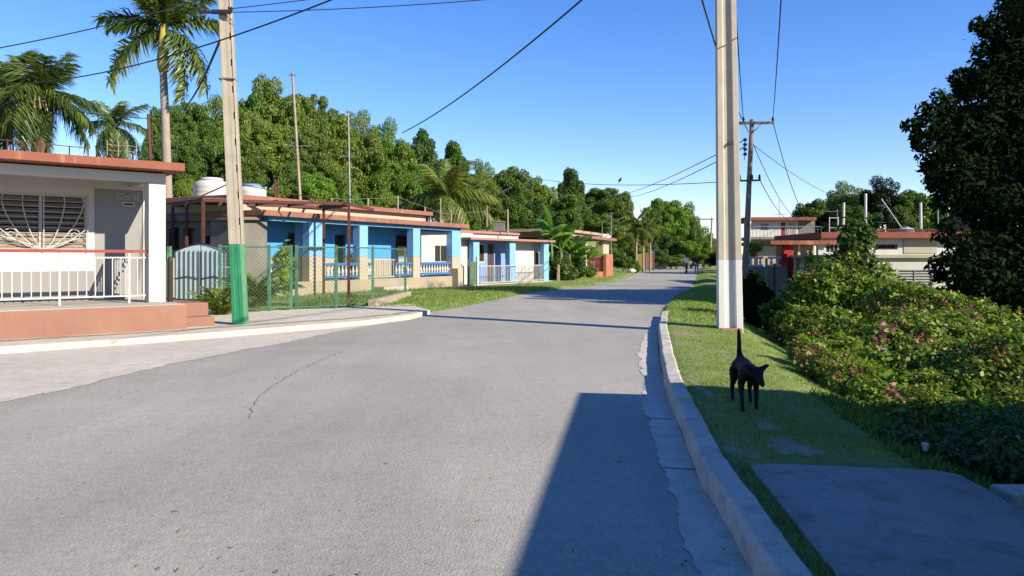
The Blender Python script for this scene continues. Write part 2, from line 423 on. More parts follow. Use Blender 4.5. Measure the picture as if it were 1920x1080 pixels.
# ground sheet
rows = np.concatenate([np.arange(-60, -4, 6), np.arange(-4, 26, 0.3), np.arange(26, 60, 0.8), np.arange(60, 140, 2.5), np.arange(140, 421, 20)])
offL = np.array([420, 300, 200, 150, 115, 90, 72, 58, 47, 38, 31, 25, 20.5, 17, 14, 11.5, 9.5, 8, 6.7, 5.6, 4.7, 3.9, 3.2, 2.6, 2.1, 1.6, 1.2, 0.85, 0.55, 0.3, 0.12, 0.0])
offR = offL[::-1].copy()
offR = np.unique(np.concatenate([offR, np.arange(0.3, 6, 0.25), [0.18]]))
mid = np.array([0.25, 0.5, 0.75])
V = []
for y in rows:
    xs = np.concatenate([XL(y) - offL, XL(y) + (XR(y) - XL(y)) * mid, XR(y) + offR])
    zs = ground_h(xs, np.full(xs.shape, y))
    nL, nM = len(offL), 3
    zs[nL - 1:nL + nM + 1] = -0.03
    V.append(np.stack([xs, np.full(xs.shape, y), zs], 1))
V = np.array(V); nr, nc = V.shape[:2]
idx = np.arange(nr * nc).reshape(nr, nc)
Fq = np.stack([idx[:-1, :-1], idx[:-1, 1:], idx[1:, 1:], idx[1:, :-1]], -1).reshape(-1, 4)
me = fast_mesh('ground', V.reshape(-1, 3), Fq, [M['soil']])
me.polygons.foreach_set('use_smooth', np.ones(len(me.polygons), bool))
tag(obj('ground', me), 'green and brown ground of turf and soil', 'ground', kind='structure')

def strip(name, ys, xa, xb, z, mat, n=1, label=None, cat=None):
    """flat sheet between two edge curves"""
    vs, fs = [], []
    for i, y in enumerate(ys):
        for k in range(n + 1):
            t = k / n
            vs.append((xa[i] * (1 - t) + xb[i] * t, y, z))
    for i in range(len(ys) - 1):
        for k in range(n):
            a = i * (n + 1) + k
            fs.append((a, a + 1, a + n + 2, a + n + 1))
    mb = MB(); mb.add(vs, fs)
    return tag(mb.build(name, mat), label, cat, kind='structure')

ys = np.concatenate([np.arange(-20, 40, 0.25), np.arange(40, 140, 1.5), np.arange(140, 421, 20)])
strip('road', ys, XL(ys), XR(ys), 0.0, M['asphalt'], 2, 'grey weathered asphalt road curving away', 'road')

rnd = np.random.default_rng(5)
def jit(n, amp, k=5):
    a = rnd.normal(0, 1, n); a = np.convolve(a, np.ones(k) / k, 'same')
    return amp * a / (a.std() + 1e-6)
yg = np.arange(-6, 19.4, 0.05)
GY = [-10, 0, 3.58, 4.95, 7.79, 10.4, 13.2, 17.5, 19.4]; GX = [0.15, 0.62, 0.88, 1.01, 1.37, 1.79, 2.29, 3.25, 3.82]
strip('gutter', yg, np.interp(yg, GY, GX) + jit(len(yg), 0.012, 3) + jit(len(yg), 0.02, 15), XR(yg) - 0.002, 0.005, M['gutter'], 1, 'ragged pale concrete gutter along the kerb', 'gutter')
ya = np.arange(2.5, 17.0, 0.06)
AY = [2.5, 7.72, 8.54, 9.2, 10, 11.3, 12.7, 15.9, 17.0]; AX = [-6.1, -5.29, -5.12, -5.0, -4.84, -4.56, -4.17, -3.25, -3.3]
xb = np.interp(ya, AY, AX) + jit(len(ya), 0.012, 3) + jit(len(ya), 0.035, 15)
xa = XL(ya) + 0.001
strip('apron', ya, xa, np.maximum(xa + 0.01, xb), 0.005, M['apron'], 1, 'pale dusty concrete apron beside the asphalt', 'apron')

# gutter joints: thin dark gaps
def kerb_run(name, ys, fx, side, w, h, mat, label, blk=1.0, gap=0.02, seed=1):
    rr = random.Random(seed)
    mb = MB(); y = ys[0]
    while y < ys[1]:
        L = blk * rr.uniform(0.85, 1.15); y1 = min(ys[1], y + L)
        n = 12; dz = rr.uniform(-0.015, 0.012); dx = rr.uniform(-0.014, 0.014)
        pts = []
        for k in range(n + 1):
            yy = y + (y1 - gap - y) * k / n
            t = np.array([float(fx(yy + 0.05) - fx(yy - 0.05)), 0.1]); t /= np.linalg.norm(t)
            nx, ny = (t[1], -t[0]) if side > 0 else (-t[1], t[0])
            x0 = float(fx(yy)) + dx
            prof = [(0.0, -0.12), (0.012, h - 0.035), (0.04, h), (w - 0.02, h + 0.004), (w, h - 0.02), (w, -0.12)]
            pts.append([(x0 + nx * o, yy + ny * o, z + (dz if z > 0 else 0) + rr.uniform(-0.007, 0.005)) for o, z in [(a + rr.uniform(-.008, .006), b) for a, b in prof]])
        vs = [p for r in pts for p in r]; m = 6; fs = []
        for k in range(n):
            for j in range(m - 1):
                q = (k * m + j, k * m + j + 1, (k + 1) * m + j + 1, (k + 1) * m + j)
                fs.append(q if side > 0 else q[::-1])
        fs.append(tuple(range(m))[::-1] if side > 0 else tuple(range(m))); fs.append(tuple(range(n * m, n * m + m)) if side > 0 else tuple(range(n * m, n * m + m))[::-1])
        mb.add(vs, fs); y = y1
    o = mb.build(name, mat, bevel=0.012)
    return tag(o, label, 'kerb', kind='structure')
kerb_run('kerb', (-5, 18.9), XR, 1, 0.19, 0.15, M['kerb'], 'grey concrete kerb blocks beside the grass', 1.9, seed=4)

# near kerb: follows the polyline in x,y (runs diagonally), so walk it by length
def poly_kerb(name, pts, w, h, mat, label):
    P = [Vector((x, y, 0)) for x, y in pts]
    dense = []
    for a, b in zip(P, P[1:]):
        n = max(1, int((b - a).length / 0.3))
        for k in range(n): dense.append(a.lerp(b, k / n))
    dense.append(P[-1])
    rr = random.Random(3); mb = MB(); rows_ = []
    for i, p in enumerate(dense):
        t = (dense[min(i + 2, len(dense) - 1)] - dense[max(i - 2, 0)]).normalized()
        n = Vector((-t.y, t.x, 0))
        hh = h * min(1, (len(dense) - 1 - i) / 3 + 0.25) + rr.uniform(-0.008, 0.008)
        o = rr.uniform(-0.012, 0.012)
        rows_.append([p + n * (o + a) + Vector((0, 0, z)) for a, z in ((0, -0.1), (0.015, hh - 0.03), (0.05, hh), (w - 0.02, hh + 0.003), (w, -0.1))])
    m = 5; fs = []
    for k in range(len(rows_) - 1):
        for j in range(m - 1): fs.append((k * m + j + 1, k * m + j, (k + 1) * m + j, (k + 1) * m + j + 1))
    fs.append(tuple(range(m))); fs.append(tuple(reversed(range((len(rows_) - 1) * m, len(rows_) * m))))
    mb.add([p for r in rows_ for p in r], fs)
    return tag(mb.build(name, mat, bevel=0.01), label, 'kerb', kind='structure')
poly_kerb('kerb', [(-17, 5), (-8.4, 12.2), (-6.2, 14.1), (-3.3, 17.2), (-2.75, 18.2), (-2.34, 19.3), (-2.2, 20.3)], 0.26, 0.12, M['kerb_cream'], 'worn cream limewashed kerb along the house fronts')

# pavement behind that kerb
walk_px = [(-150, 666), (0, 650), (345, 627), (690, 600), (770, 590), (806, 581), (764, 569), (702, 573), (630, 577), (505, 582), (430, 588), (395, 575), (200, 575), (-150, 600)]
mb = MB()
mb.prism([gp(x, y, 0.115)[:2] for x, y in walk_px], -0.1, 0.112)
tag(mb.build('pavement', M['walk'], bevel=0.008), 'dusty concrete pavement in front of the fence', 'pavement', kind='structure')

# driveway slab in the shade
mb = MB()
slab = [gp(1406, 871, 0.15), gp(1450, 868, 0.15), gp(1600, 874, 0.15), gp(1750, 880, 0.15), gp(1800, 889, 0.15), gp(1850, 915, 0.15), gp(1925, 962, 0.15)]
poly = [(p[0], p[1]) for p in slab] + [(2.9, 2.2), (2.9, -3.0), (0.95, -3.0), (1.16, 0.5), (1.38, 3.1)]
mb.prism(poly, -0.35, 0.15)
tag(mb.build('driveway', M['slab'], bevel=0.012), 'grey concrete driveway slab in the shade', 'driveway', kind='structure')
# ------------------------------------------------------------------ house frames: local x along the front, local y into the house
class Frame:
    def __init__(s, x, y, ang, z=0.0):
        s.x, s.y, s.z0 = x, y, z
        s.d = (sin(radians(ang)), cos(radians(ang))); s.n = (-s.d[1], s.d[0])
        s.rz = radians(90 - ang)
    def u(s, px, v=0.0):
        k = (px - 960) / F
        return (k * (s.y + v * s.n[1]) - s.x - v * s.n[0]) / (s.d[0] - k * s.d[1])
    def z(s, px, py, v=0.0):
        u = s.u(px, v); yy = s.y + u * s.d[1] + v * s.n[1]
        return zof(py, yy) - s.z0
    def w(s, u, v, z=0.0):
        return Vector((s.x + u * s.d[0] + v * s.n[0], s.y + u * s.d[1] + v * s.n[1], z + s.z0))
    def root(s, name, label, cat, group=None):
        return empty(name, (s.x, s.y, s.z0), s.rz, label, cat, group)

def wall(u0, u1, z0, z1, v0, v1, holes=()):
    """wall running along local x between v0 and v1 with rectangular openings (a0,a1,b0,b1)"""
    mb = MB()
    us = sorted({u0, u1, *[h[0] for h in holes], *[h[1] for h in holes]})
    us = [q for q in us if u0 <= q <= u1]
    for a, b in zip(us, us[1:]):
        hs = sorted([h for h in holes if h[0] <= a + 1e-6 and h[1] >= b - 1e-6], key=lambda h: h[2])
        z = z0
        for h in hs:
            if h[2] > z: mb.box(a, b, v0, v1, z, h[2])
            z = h[3]
        if z < z1: mb.box(a, b, v0, v1, z, z1)
    return mb

def louvre_window(parent, u0, u1, z0, z1, v, frame_m, slat_m, n=8, tilt=0.6, mull=1):
    f = MB(); w = 0.05
    f.box(u0, u0 + w, v - 0.03, v + 0.06, z0, z1); f.box(u1 - w, u1, v - 0.03, v + 0.06, z0, z1)
    f.box(u0 + w, u1 - w, v - 0.03, v + 0.06, z0, z0 + w); f.box(u0 + w, u1 - w, v - 0.03, v + 0.06, z1 - w, z1)
    for k in range(1, mull + 1):
        uc = u0 + (u1 - u0) * k / (mull + 1); f.box(uc - 0.025, uc + 0.025, v - 0.028, v + 0.058, z0 + w, z1 - w)
    fo = f.build('window', frame_m, parent)
    s = MB(); hgt = (z1 - z0 - 2 * w) / n
    for k in range(n):
        zc = z0 + w + hgt * (k + 0.5); dz = hgt * 0.40; dy = 0.045
        s.hexa([(u0 + w, v + 0.015 - dy * tilt, zc - dz), (u1 - w, v + 0.015 - dy * tilt, zc - dz), (u1 - w, v + 0.025 - dy * tilt, zc - dz), (u0 + w, v + 0.025 - dy * tilt, zc - dz),
                (u0 + w, v + 0.015 + dy * tilt, zc + dz), (u1 - w, v + 0.015 + dy * tilt, zc + dz), (u1 - w, v + 0.025 + dy * tilt, zc + dz), (u0 + w, v + 0.025 + dy * tilt, zc + dz)])
    s.build('louvre_slats', slat_m, fo)
    MB().box(u0 + w, u1 - w, v + 0.075, v + 0.085, z0 + w, z1 - w).build('dark_pane', M['dark'], fo)
    return fo

def pane_window(parent, u0, u1, z0, z1, v, frame_m, mull=1, pane_m=None, name='window'):
    f = MB(); w = 0.05
    f.box(u0, u0 + w, v - 0.03, v + 0.05, z0, z1); f.box(u1 - w, u1, v - 0.03, v + 0.05, z0, z1)
    f.box(u0 + w, u1 - w, v - 0.03, v + 0.05, z0, z0 + w); f.box(u0 + w, u1 - w, v - 0.03, v + 0.05, z1 - w, z1)
    for k in range(1, mull + 1):
        uc = u0 + (u1 - u0) * k / (mull + 1); f.box(uc - 0.02, uc + 0.02, v - 0.028, v + 0.048, z0 + w, z1 - w)
    fo = f.build(name, frame_m, parent)
    MB().box(u0 + w, u1 - w, v + 0.012, v + 0.02, z0 + w, z1 - w).build('pane', pane_m or M['glass'], fo)
    return fo

def panel_door(parent, u0, u1, z0, z1, v, mat):
    d = MB(); d.box(u0, u1, v, v + 0.05, z0, z1)
    w = (u1 - u0)
    for a, b in ((0.08, 0.46), (0.54, 0.92)):
        for c, e in ((0.06, 0.45), (0.52, 0.95)):
            d.box(u0 + w * a, u0 + w * b, v - 0.018, v - 0.001, z0 + (z1 - z0) * c, z0 + (z1 - z0) * e)
    do = d.build('door', mat, parent, bevel=0.006)
    MB().lathe([(0.012, 0), (0.03, 0.02), (0.03, 0.05), (0.012, 0.07)], (0, 0, 0), 10).build('handle', M['grey_metal'], do, loc=(u1 - 0.1, v - 0.06, (z0 + z1) / 2 - 0.05))
    return do

_bal = {}
def balustrade(parent, u0, u1, v, z0, z1, mrail, mbal, step=0.2, name='balustrade'):
    r = MB(); r.box(u0, u1, v - 0.09, v + 0.09, z1 - 0.1, z1); r.box(u0, u1, v - 0.08, v + 0.08, z0, z0 + 0.09)
    ro = r.build(name, mrail, parent, bevel=0.008)
    hh = z1 - z0 - 0.19; key = (round(hh, 2), mbal.name)
    n = max(2, int((u1 - u0) / step)); src = None
    prof = [(0.055, 0), (0.055, 0.06), (0.03, 0.10), (0.065, 0.28), (0.07, 0.38), (0.045, 0.6), (0.028, 0.82), (0.05, 0.9), (0.055, 1.0)]
    for k in range(n):
        loc = (u0 + (u1 - u0) * (k + 0.5) / n, v, z0 + 0.09)
        if src is None:
            src = MB().lathe([(a, b * hh) for a, b in prof], (0, 0, 0), 10).build('baluster', mbal, ro, smooth=True, loc=loc)
        else: share('baluster', src, ro, loc)
    return ro

def sloped_slab(u0, u1, v0, v1, z0l, z0r, th):
    return MB().hexa([(u0, v0, z0l), (u1, v0, z0r), (u1, v1, z0r), (u0, v1, z0l), (u0, v0, z0l + th), (u1, v0, z0r + th), (u1, v1, z0r + th), (u0, v1, z0l + th)])

# ================================================================== white house with the porch, nearest on the left
L = Frame(-6.70, 14.26, 49.5)
hr = L.root('porch_house', 'white house with terracotta roof edge and white railed porch on a red plinth', 'house')
pz = 0.585
uend = L.u(351)
MB().box(-14, uend, 0.0, 10.5, -0.1, pz).build('plinth', M['plinth'], hr, bevel=0.02)
MB().box(-13.98, uend - 0.02, 0.05, 3.0, pz, pz + 0.012).build('porch_floor', M['pave'], hr)
st = MB()
vb = 0.75
st.box(uend, L.u(391, vb), vb, vb + 3.0, -0.1, pz - 0.02)
st.box(uend, L.u(403, 0.35), 0.35, vb, -0.1, 0.30)
st.build('entrance_step', M['plinth'], hr, bevel=0.015)
cv = 0.9; cw = 0.34
ucol0, ucol1 = L.u(279, cv), L.u(311, cv)
ztop_l, ztop_r = 3.18, 3.24
zb0, zb1 = 3.02, 3.20
cols = MB()
for a, b in ((ucol0, ucol1), (ucol0 - 4.6, ucol0 - 4.6 + cw), (ucol0 - 9.2, ucol0 - 9.2 + cw)):
    c_ = MB().box(a, b, cv, cv + 0.32, pz + 0.012, zb0)
    c_.build('porch_column', M['white_clean'], hr, bevel=0.012)
MB().box(-13.8, ucol1, cv, cv + 0.3, zb0, zb1).build('porch_beam', M['white_clean'], hr, bevel=0.01)
MB().box(ucol0 + 0.03, ucol1 - 0.003, cv + 0.32, 2.55, zb0, zb1 - 0.002).build('porch_beam', M['white_clean'], hr)
# porch roof slab, a little lower at the far left end; overhang past the column
ro = sloped_slab(-14, L.u(347, 0.45), 0.45, 3.2, zb1 + 0.0, zb1 + 0.03, 0.16).build('porch_roof', M['terracotta'], hr, bevel=0.01)
# body of the house
bv = 2.55
wu0, wu1 = L.u(-120, bv), L.u(164, bv)
wz0, wz1 = L.z(160, 472, bv), L.z(160, 366, bv)
gu0, gu1 = L.u(177, bv), L.u(268, bv)
gz1 = L.z(220, 355, bv)
body_r = L.u(283, bv)
MB_w = wall(-14, gu0, pz, 3.22, bv, bv + 0.18, [(wu0, wu1, wz0, wz1)])
MB_w.box(gu0, gu1, bv, bv + 0.18, gz1, 3.22)
MB_w.box(gu1, body_r, bv, bv + 0.18, pz, 3.22)
MB_w.box(-14, -13.8, bv + 0.18, 10.3, pz, 3.22); MB_w.box(body_r - 0.18, body_r, bv + 0.18, 10.3, pz, 3.22); MB_w.box(-13.8, body_r - 0.18, 10.12, 10.3, pz, 3.22)
MB_w.build('wall', M['white'], hr)
MB().box(gu0, gu1, bv + 0.035, bv + 0.17, pz, gz1).build('grey_wall_panel', M['grey_wall'], hr)
MB().box(-13.9, gu0 - 0.01, bv - 0.012, bv - 0.002, pz + 0.012, 1.22).build('grey_dado', M['grey_wall'], hr)
wn = louvre_window(hr, wu0, wu1, wz0, wz1, bv + 0.05, M['white_metal'], M['louvre'], n=9, tilt=0.9, mull=2)
# ornamental ironwork in front of the louvres
gi = MB(); gv = bv - 0.07
for k in range(11):
    zz = wz0 + (wz1 - wz0) * (k + 0.5) / 11
    gi.tube([(wu0, gv, zz), (wu1, gv, zz)], 0.006, 5)
wc = L.u(82, gv); hw = 1.15
for s in (-1, 1):
    for q in (0.32, 0.62, 0.95, 1.3):
        pts = []
        for k in range(13):
            t = k / 12
            pts.append((wc + s * hw * q * (sin(t * pi * 0.62) ** 1.2), gv - 0.01, wz0 + 0.05 + (wz1 - wz0 - 0.1) * (0.5 * (1 - cos(t * pi)) if q < 1 else t * 0.8)))
        pts = [p for p in pts if wu0 < p[0] < wu1]
        if len(pts) > 2: gi.tube(pts, 0.011, 5)
    for c in range(3):   # scrolls
        cx, cz = wc + s * (0.55 + 0.42 * c), wz0 + 0.34 + 0.34 * c
        gi.tube([(cx + (0.03 + 0.10 * k / 14) * cos(k * 0.62), gv - 0.01, cz + (0.03 + 0.10 * k / 14) * sin(k * 0.62)) for k in range(15) if wu0 < cx + 0.13 < wu1] or [(wc, gv, wz0 + .2), (wc, gv, wz0 + .3)], 0.009, 5)
gi.tube([(wc, gv, wz0), (wc, gv, wz1)], 0.012, 5)
gi.tube([(wc + 2.3, gv, wz0), (wc + 2.3, gv, wz1)], 0.012, 5) if wc + 2.3 < wu1 else None
gi.tube([(wu1 - 0.01, gv, wz0), (wu1 - 0.01, gv, wz1)], 0.012, 5)
gi.build('window_grille', M['white_metal'], hr)
# main roof slab, set back
MB().box(-14, L.u(304, 2.2), 2.2, 10.6, 3.40, 3.58).build('roof', M['terracotta'], hr, bevel=0.01)
MB().box(-13.9, L.u(304, 2.2) - 0.1, 2.3, 10.5, 3.22, 3.40).build('roof_riser', M['grey_wall'], hr)
# porch railing: white uprights under a red handrail, returning along the side
rv = cv + 0.10
zr = L.z(200, 471, rv)
r_ = MB().box(-13.8, ucol0, rv, rv + 0.05, zr - 0.03, zr + 0.03)
r_.box(ucol0 - 0.35, ucol0 - 0.31, rv + 0.05, bv - 0.02, zr - 0.028, zr + 0.028)
rail = r_.build('porch_railing', M['red_rail'], hr)
wr = MB()
zl = L.z(200, 483, rv); zlow = L.z(200, 556, rv)
for zz in (zl, zlow):
    wr.box(-13.8, ucol0, rv + 0.012, rv + 0.038, zz - 0.014, zz + 0.014)
    wr.box(ucol0 - 0.343, ucol0 - 0.317, rv + 0.05, bv - 0.02, zz - 0.0135, zz + 0.0135)
for k in range(8):
    uu = ucol0 - 0.33 - 1.2 * k
    wr.box(uu - 0.02, uu + 0.02, rv + 0.005, rv + 0.045, pz + 0.012, zr - 0.03)
wr.build('railing_frame', M['white_metal'], rail)
src = None
for k in range(60):
    uu = ucol0 - 0.18 - 0.15 * k
    if uu < L.u(-60, rv): break
    if src is None: src = MB().box(-0.009, 0.009, -0.009, 0.009, zlow + 0.014, zl - 0.014).build('picket', M['white_metal'], rail, loc=(uu, rv + 0.025, 0))
    else: share('picket', src, rail, (uu, rv + 0.025, 0))
for k in range(8):
    share('picket', src, rail, (ucol0 - 0.33, rv + 0.2 + 0.16 * k, 0))
# name lettering on the porch wall and the little number plate below it
t = bpy.data.curves.new('house_name', 'FONT'); t.body = 'ESTHEMAR'; t.size = 0.20; t.extrude = 0.008; t.align_x = 'CENTER'
t.space_character = 1.02
to = bpy.data.objects.new('house_name', t); col.objects.link(to); to.parent = hr
to.rotation_euler = (pi / 2, 0, 0); to.location = ((L.u(225, bv) + L.u(257, bv)) / 2, bv + 0.024, L.z(241, 375, bv)); to.scale = (0.46, 1, 1)
tm = bpy.data.meshes.new_from_object(to.evaluated_get(bpy.context.evaluated_depsgraph_get())); tm.name = 'house_name'
tn = obj('name_lettering', tm, hr); tn.location = to.location; tn.rotation_euler = to.rotation_euler; tn.scale = to.scale; tm.materials.clear(); tm.materials.append(M['white_clean'])
bpy.data.objects.remove(to)
pu0, pu1, pza, pzb = L.u(230, bv), L.u(253, bv), L.z(241, 387, bv), L.z(241, 379, bv)
npl = MB().box(pu0, pu1, bv + 0.015, bv + 0.033, pza, pzb).build('number_plate', M['white_clean'], hr)
MB().box(pu0 + 0.03, pu1 - 0.03, bv + 0.008, bv + 0.014, pza + 0.026, pzb - 0.026).build('plate_field', M['black_metal'], npl)

# things standing on that roof
def roof_z(frame, u, v, z): return frame.w(u, v, z)
def mast(name, px, py0, py1, y, r, mat, label, cat, arms=(), lean=0, group=None):
    """thin upright standing at image column px between rows py1 (foot) and py0 (tip)"""
    b = at(px, py1, y); tpt = at(px + lean, py0, y)
    mb = MB().tube([(0, 0, 0), tpt - b], r, 6, r * 0.8)
    o = mb.build(name, mat, None, loc=b)
    tag(o, label, cat, group)
    for h, w in arms:
        p = (tpt - b) * h
        a = MB().tube([p + Vector((-w, 0, 0)), p + Vector((w, 0, 0))], r * 0.5, 5)
        for q in (-0.8, -0.4, 0.0, 0.4, 0.8): a.tube([p + Vector((w * q, -0.22, 0.01)), p + Vector((w * q, 0.22, 0.01))], r * 0.35, 4)
        a.build('aerial', M['grey_metal'], o)
    return o
mast('roof_post', 282, 214, 299, 15.6, 0.035, M['rust'], 'tall rusty pipe on the end of the white porch house roof', 'pipe', lean=-4)
fr = MB(); b0 = at(200, 291, 15.9)
P = [at(201, 292, 15.9) - b0, at(222, 294, 16.1) - b0, at(238, 293, 16.3) - b0, at(256, 296, 16.5) - b0]
for p in P: fr.tube([p, p + Vector((0, 0, 0.34))], 0.010, 5)
fr.tube([p + Vector((0, 0, 0.24)) for p in P], 0.006, 5); fr.tube([p + Vector((0, 0, 0.12)) for p in P], 0.005, 5)
tag(fr.build('roof_rail', M['pale_wood'], loc=b0), 'short pale rail frame on the porch house roof', 'rail')
fr = MB(); b0 = at(40, 272, 16.5)
P = [at(q, 280 + q * 0.09, 15.2 + q * 0.008) - b0 for q in (-10, 14, 40, 75, 90, 130, 165)]
for p in P: fr.tube([p, p + Vector((0, 0, 0.22))], 0.016, 5)
fr.tube([p + Vector((0, 0, 0.20)) for p in P], 0.010, 5)
tag(fr.build('roof_rail', M['rust'], loc=b0), 'low rusty rail along the porch house roof below the bushy palm', 'rail')
mast('aerial_mast', 184, 212, 276, 18.0, 0.014, M['black_metal'], 'thin dark mast behind the porch house roof below the small palm', 'mast', ((0.96, 0.12),))

# dark bollard post next to the white column
bp = L.w(L.u(320, 0.55), 0.55, pz - 0.02)
tag(MB().lathe([(0.055, 0), (0.055, 0.9), (0.045, 0.96), (0.02, 0.99)], (0, 0, 0), 12).build('fence_post', M['black_metal'], smooth=False, loc=at(319, 572, 15.2)), 'short dark round post at the corner of the porch house', 'post')

# ================================================================== blue house
B = Frame(-2.76, 36.8, 29.0)
br = B.root('blue_house', 'blue house with columned porch, white balusters and pink roof edges', 'house')
fz = 0.60
zrf = B.z(800, 424, 0)      # underside of the porch roof at the front
UL = B.u(505, 0)            # left end
u_end = B.u(865, 0)
bk = 1.35
MB().box(UL - 0.1, u_end, 0.0, 9.0, -0.25, fz).build('plinth', M['cream'], br, bevel=0.015)
def two_tone(name, u0, u1, v0, v1, z0, zs, z1, top, low):
    o = MB().box(u0, u1, v0, v1, zs, z1).build(name, top, br, bevel=0.01)
    MB().box(u0, u1, v0, v1, z0, zs - 0.002).build('lower_paint', low, o)
    return o
zs = 1.55
for a, b, vv in ((580, 605, 0), (674.5, 690, 0), (775, 788, 0), (848, 864, 0)):
    two_tone('porch_column', B.u(a, vv), B.u(b, vv), vv, vv + 0.36, fz, zs, zrf - 0.15, M['light_blue'], M['cream_light'])
two_tone('porch_column', B.u(565, 0.5), B.u(577, 0.5), 0.5, 0.85, fz, zs, zrf - 0.15, M['light_blue'], M['cream_light'])
MB().box(UL, u_end, 0.02, 0.34, zrf - 0.15, zrf).build('porch_beam', M['blue'], br)
MB().box(UL + 0.1, u_end - 0.05, 0.0, 0.018, zrf - 0.145, zrf - 0.08).build('beam_trim', M['light_blue'], br)
MB().box(u_end - 0.34, u_end - 0.001, 0.34, 8.5, zrf - 0.15, zrf - 0.001).build('porch_beam', M['blue'], br)
# rear wall of the porch with openings
d0, d1, d2, d3 = B.u(628, bk), B.u(648, bk), B.u(742, bk), B.u(766, bk)
dz1 = B.z(640, 440, bk); wz_0, wz_1 = B.z(755, 482, bk), B.z(755, 441, bk)
ue_w = B.u(797, bk)
zw_ = 1.46
bw = wall(UL, ue_w, zw_, zrf, bk, bk + 0.2, [(d0, d1, zw_, dz1), (d2, d3, max(zs, wz_0), wz_1)])
bw.box(ue_w - 0.2, ue_w, bk + 0.2, 8.5, zw_, zrf)
bw.build('wall', M['blue'], br)
lw = wall(UL, ue_w, fz, zw_ - 0.002, bk, bk + 0.2, [(d0, d1, fz, zw_)])
lw.box(ue_w - 0.2, ue_w, bk + 0.2, 8.5, fz, zw_ - 0.002)
lw.build('lower_wall', M['cream_light'], br)
MB().box(UL, UL + 0.2, bk + 0.2, 8.5, fz, zrf).build('side_wall', M['raw_block'], br)
MB().box(d0 + .02, d1 - .02, bk + 0.12, bk + 0.16, fz + .01, dz1 - .02).build('door', M['dark'], br)
pane_window(br, d2, d3, max(zs, wz_0), wz_1, bk + 0.06, M['brown_door'], 1, M['dark'])
pane_window(br, B.u(540, bk), B.u(556, bk), 1.7, 2.45, bk - 0.03, M['brown_door'], 1, M['dark'])
# roofs: porch slab, cream riser, upper slab
MB().box(UL - 0.55, u_end + 0.35, -0.24, 8.8, zrf, zrf + 0.20).build('porch_roof', M['pink_roof'], br, bevel=0.012)
vr_ = 1.0
zr0 = zrf + 0.20; zr1 = B.z(650, 386, vr_)
MB().box(UL - 0.5, B.u(798, vr_), vr_, 8.6, zr0, zr1 - 0.14).build('roof_riser', M['cream_light'], br)
MB().box(UL - 0.8, B.u(812, vr_ - 0.25), vr_ - 0.25, 8.9, zr1 - 0.14, zr1 + 0.05).build('roof', M['pink_roof'], br, bevel=0.012)
# balustrades
bz0, bz1 = B.z(700, 519, 0.1), B.z(700, 492.5, 0.1)
for a, b in ((606, 674), (691, 698), (742, 775), (789, 848)):
    balustrade(br, B.u(a, 0.1), B.u(b, 0.1), 0.17, bz0, bz1, M['rail_blue'], M['white_clean'], 0.21)
balustrade(br, B.u(509, 0.1), B.u(545, 0.1), 0.3, bz0, bz1, M['rail_blue'], M['white_clean'], 0.24)
pc = MB().box(B.u(848, 0) , B.u(868, -0.35), -0.35, -0.002, -0.25, B.z(856, 503, -0.35)).build('end_pier', M['cream_light'], br, bevel=0.02)
gm = MB(); g0, g1 = B.u(700, 0.1), B.u(741, 0.1)
for k in range(9):
    uu = g0 + (g1 - g0) * (k + 0.5) / 9; gm.box(uu - 0.012, uu + 0.012, 0.12, 0.145, fz + 0.05, bz1 + 0.1)
gm.box(g0, g1, 0.11, 0.15, bz1 + 0.1, bz1 + 0.14); gm.box(g0, g1, 0.11, 0.15, fz + 0.06, fz + 0.1)
gm.build('porch_gate', M['white_metal'], br)
MB().box(g0 - .1, g1 + .1, -0.55, -0.002, -0.2, 0.28).build('entrance_step', M['pave'], br, bevel=.01)
# raw block side wing at the left end
rw = MB()
w0 = B.u(440, 0.0)
rw.box(w0, UL - 0.102, 0.0, 1.2, -0.2, 2.75)
rw.build('raw_block_wing', M['raw_block'], br)
sh = MB().hexa([B_ for B_ in [(w0 - .1, -.2, 2.76), (UL - .6, -.2, 2.80), (UL - .6, 1.4, 2.80), (w0 - .1, 1.4, 2.76), (w0 - .1, -.2, 2.86), (UL - .6, -.2, 2.90), (UL - .6, 1.4, 2.90), (w0 - .1, 1.4, 2.86)]])
sh.build('wing_roof', M['sheet'], br)

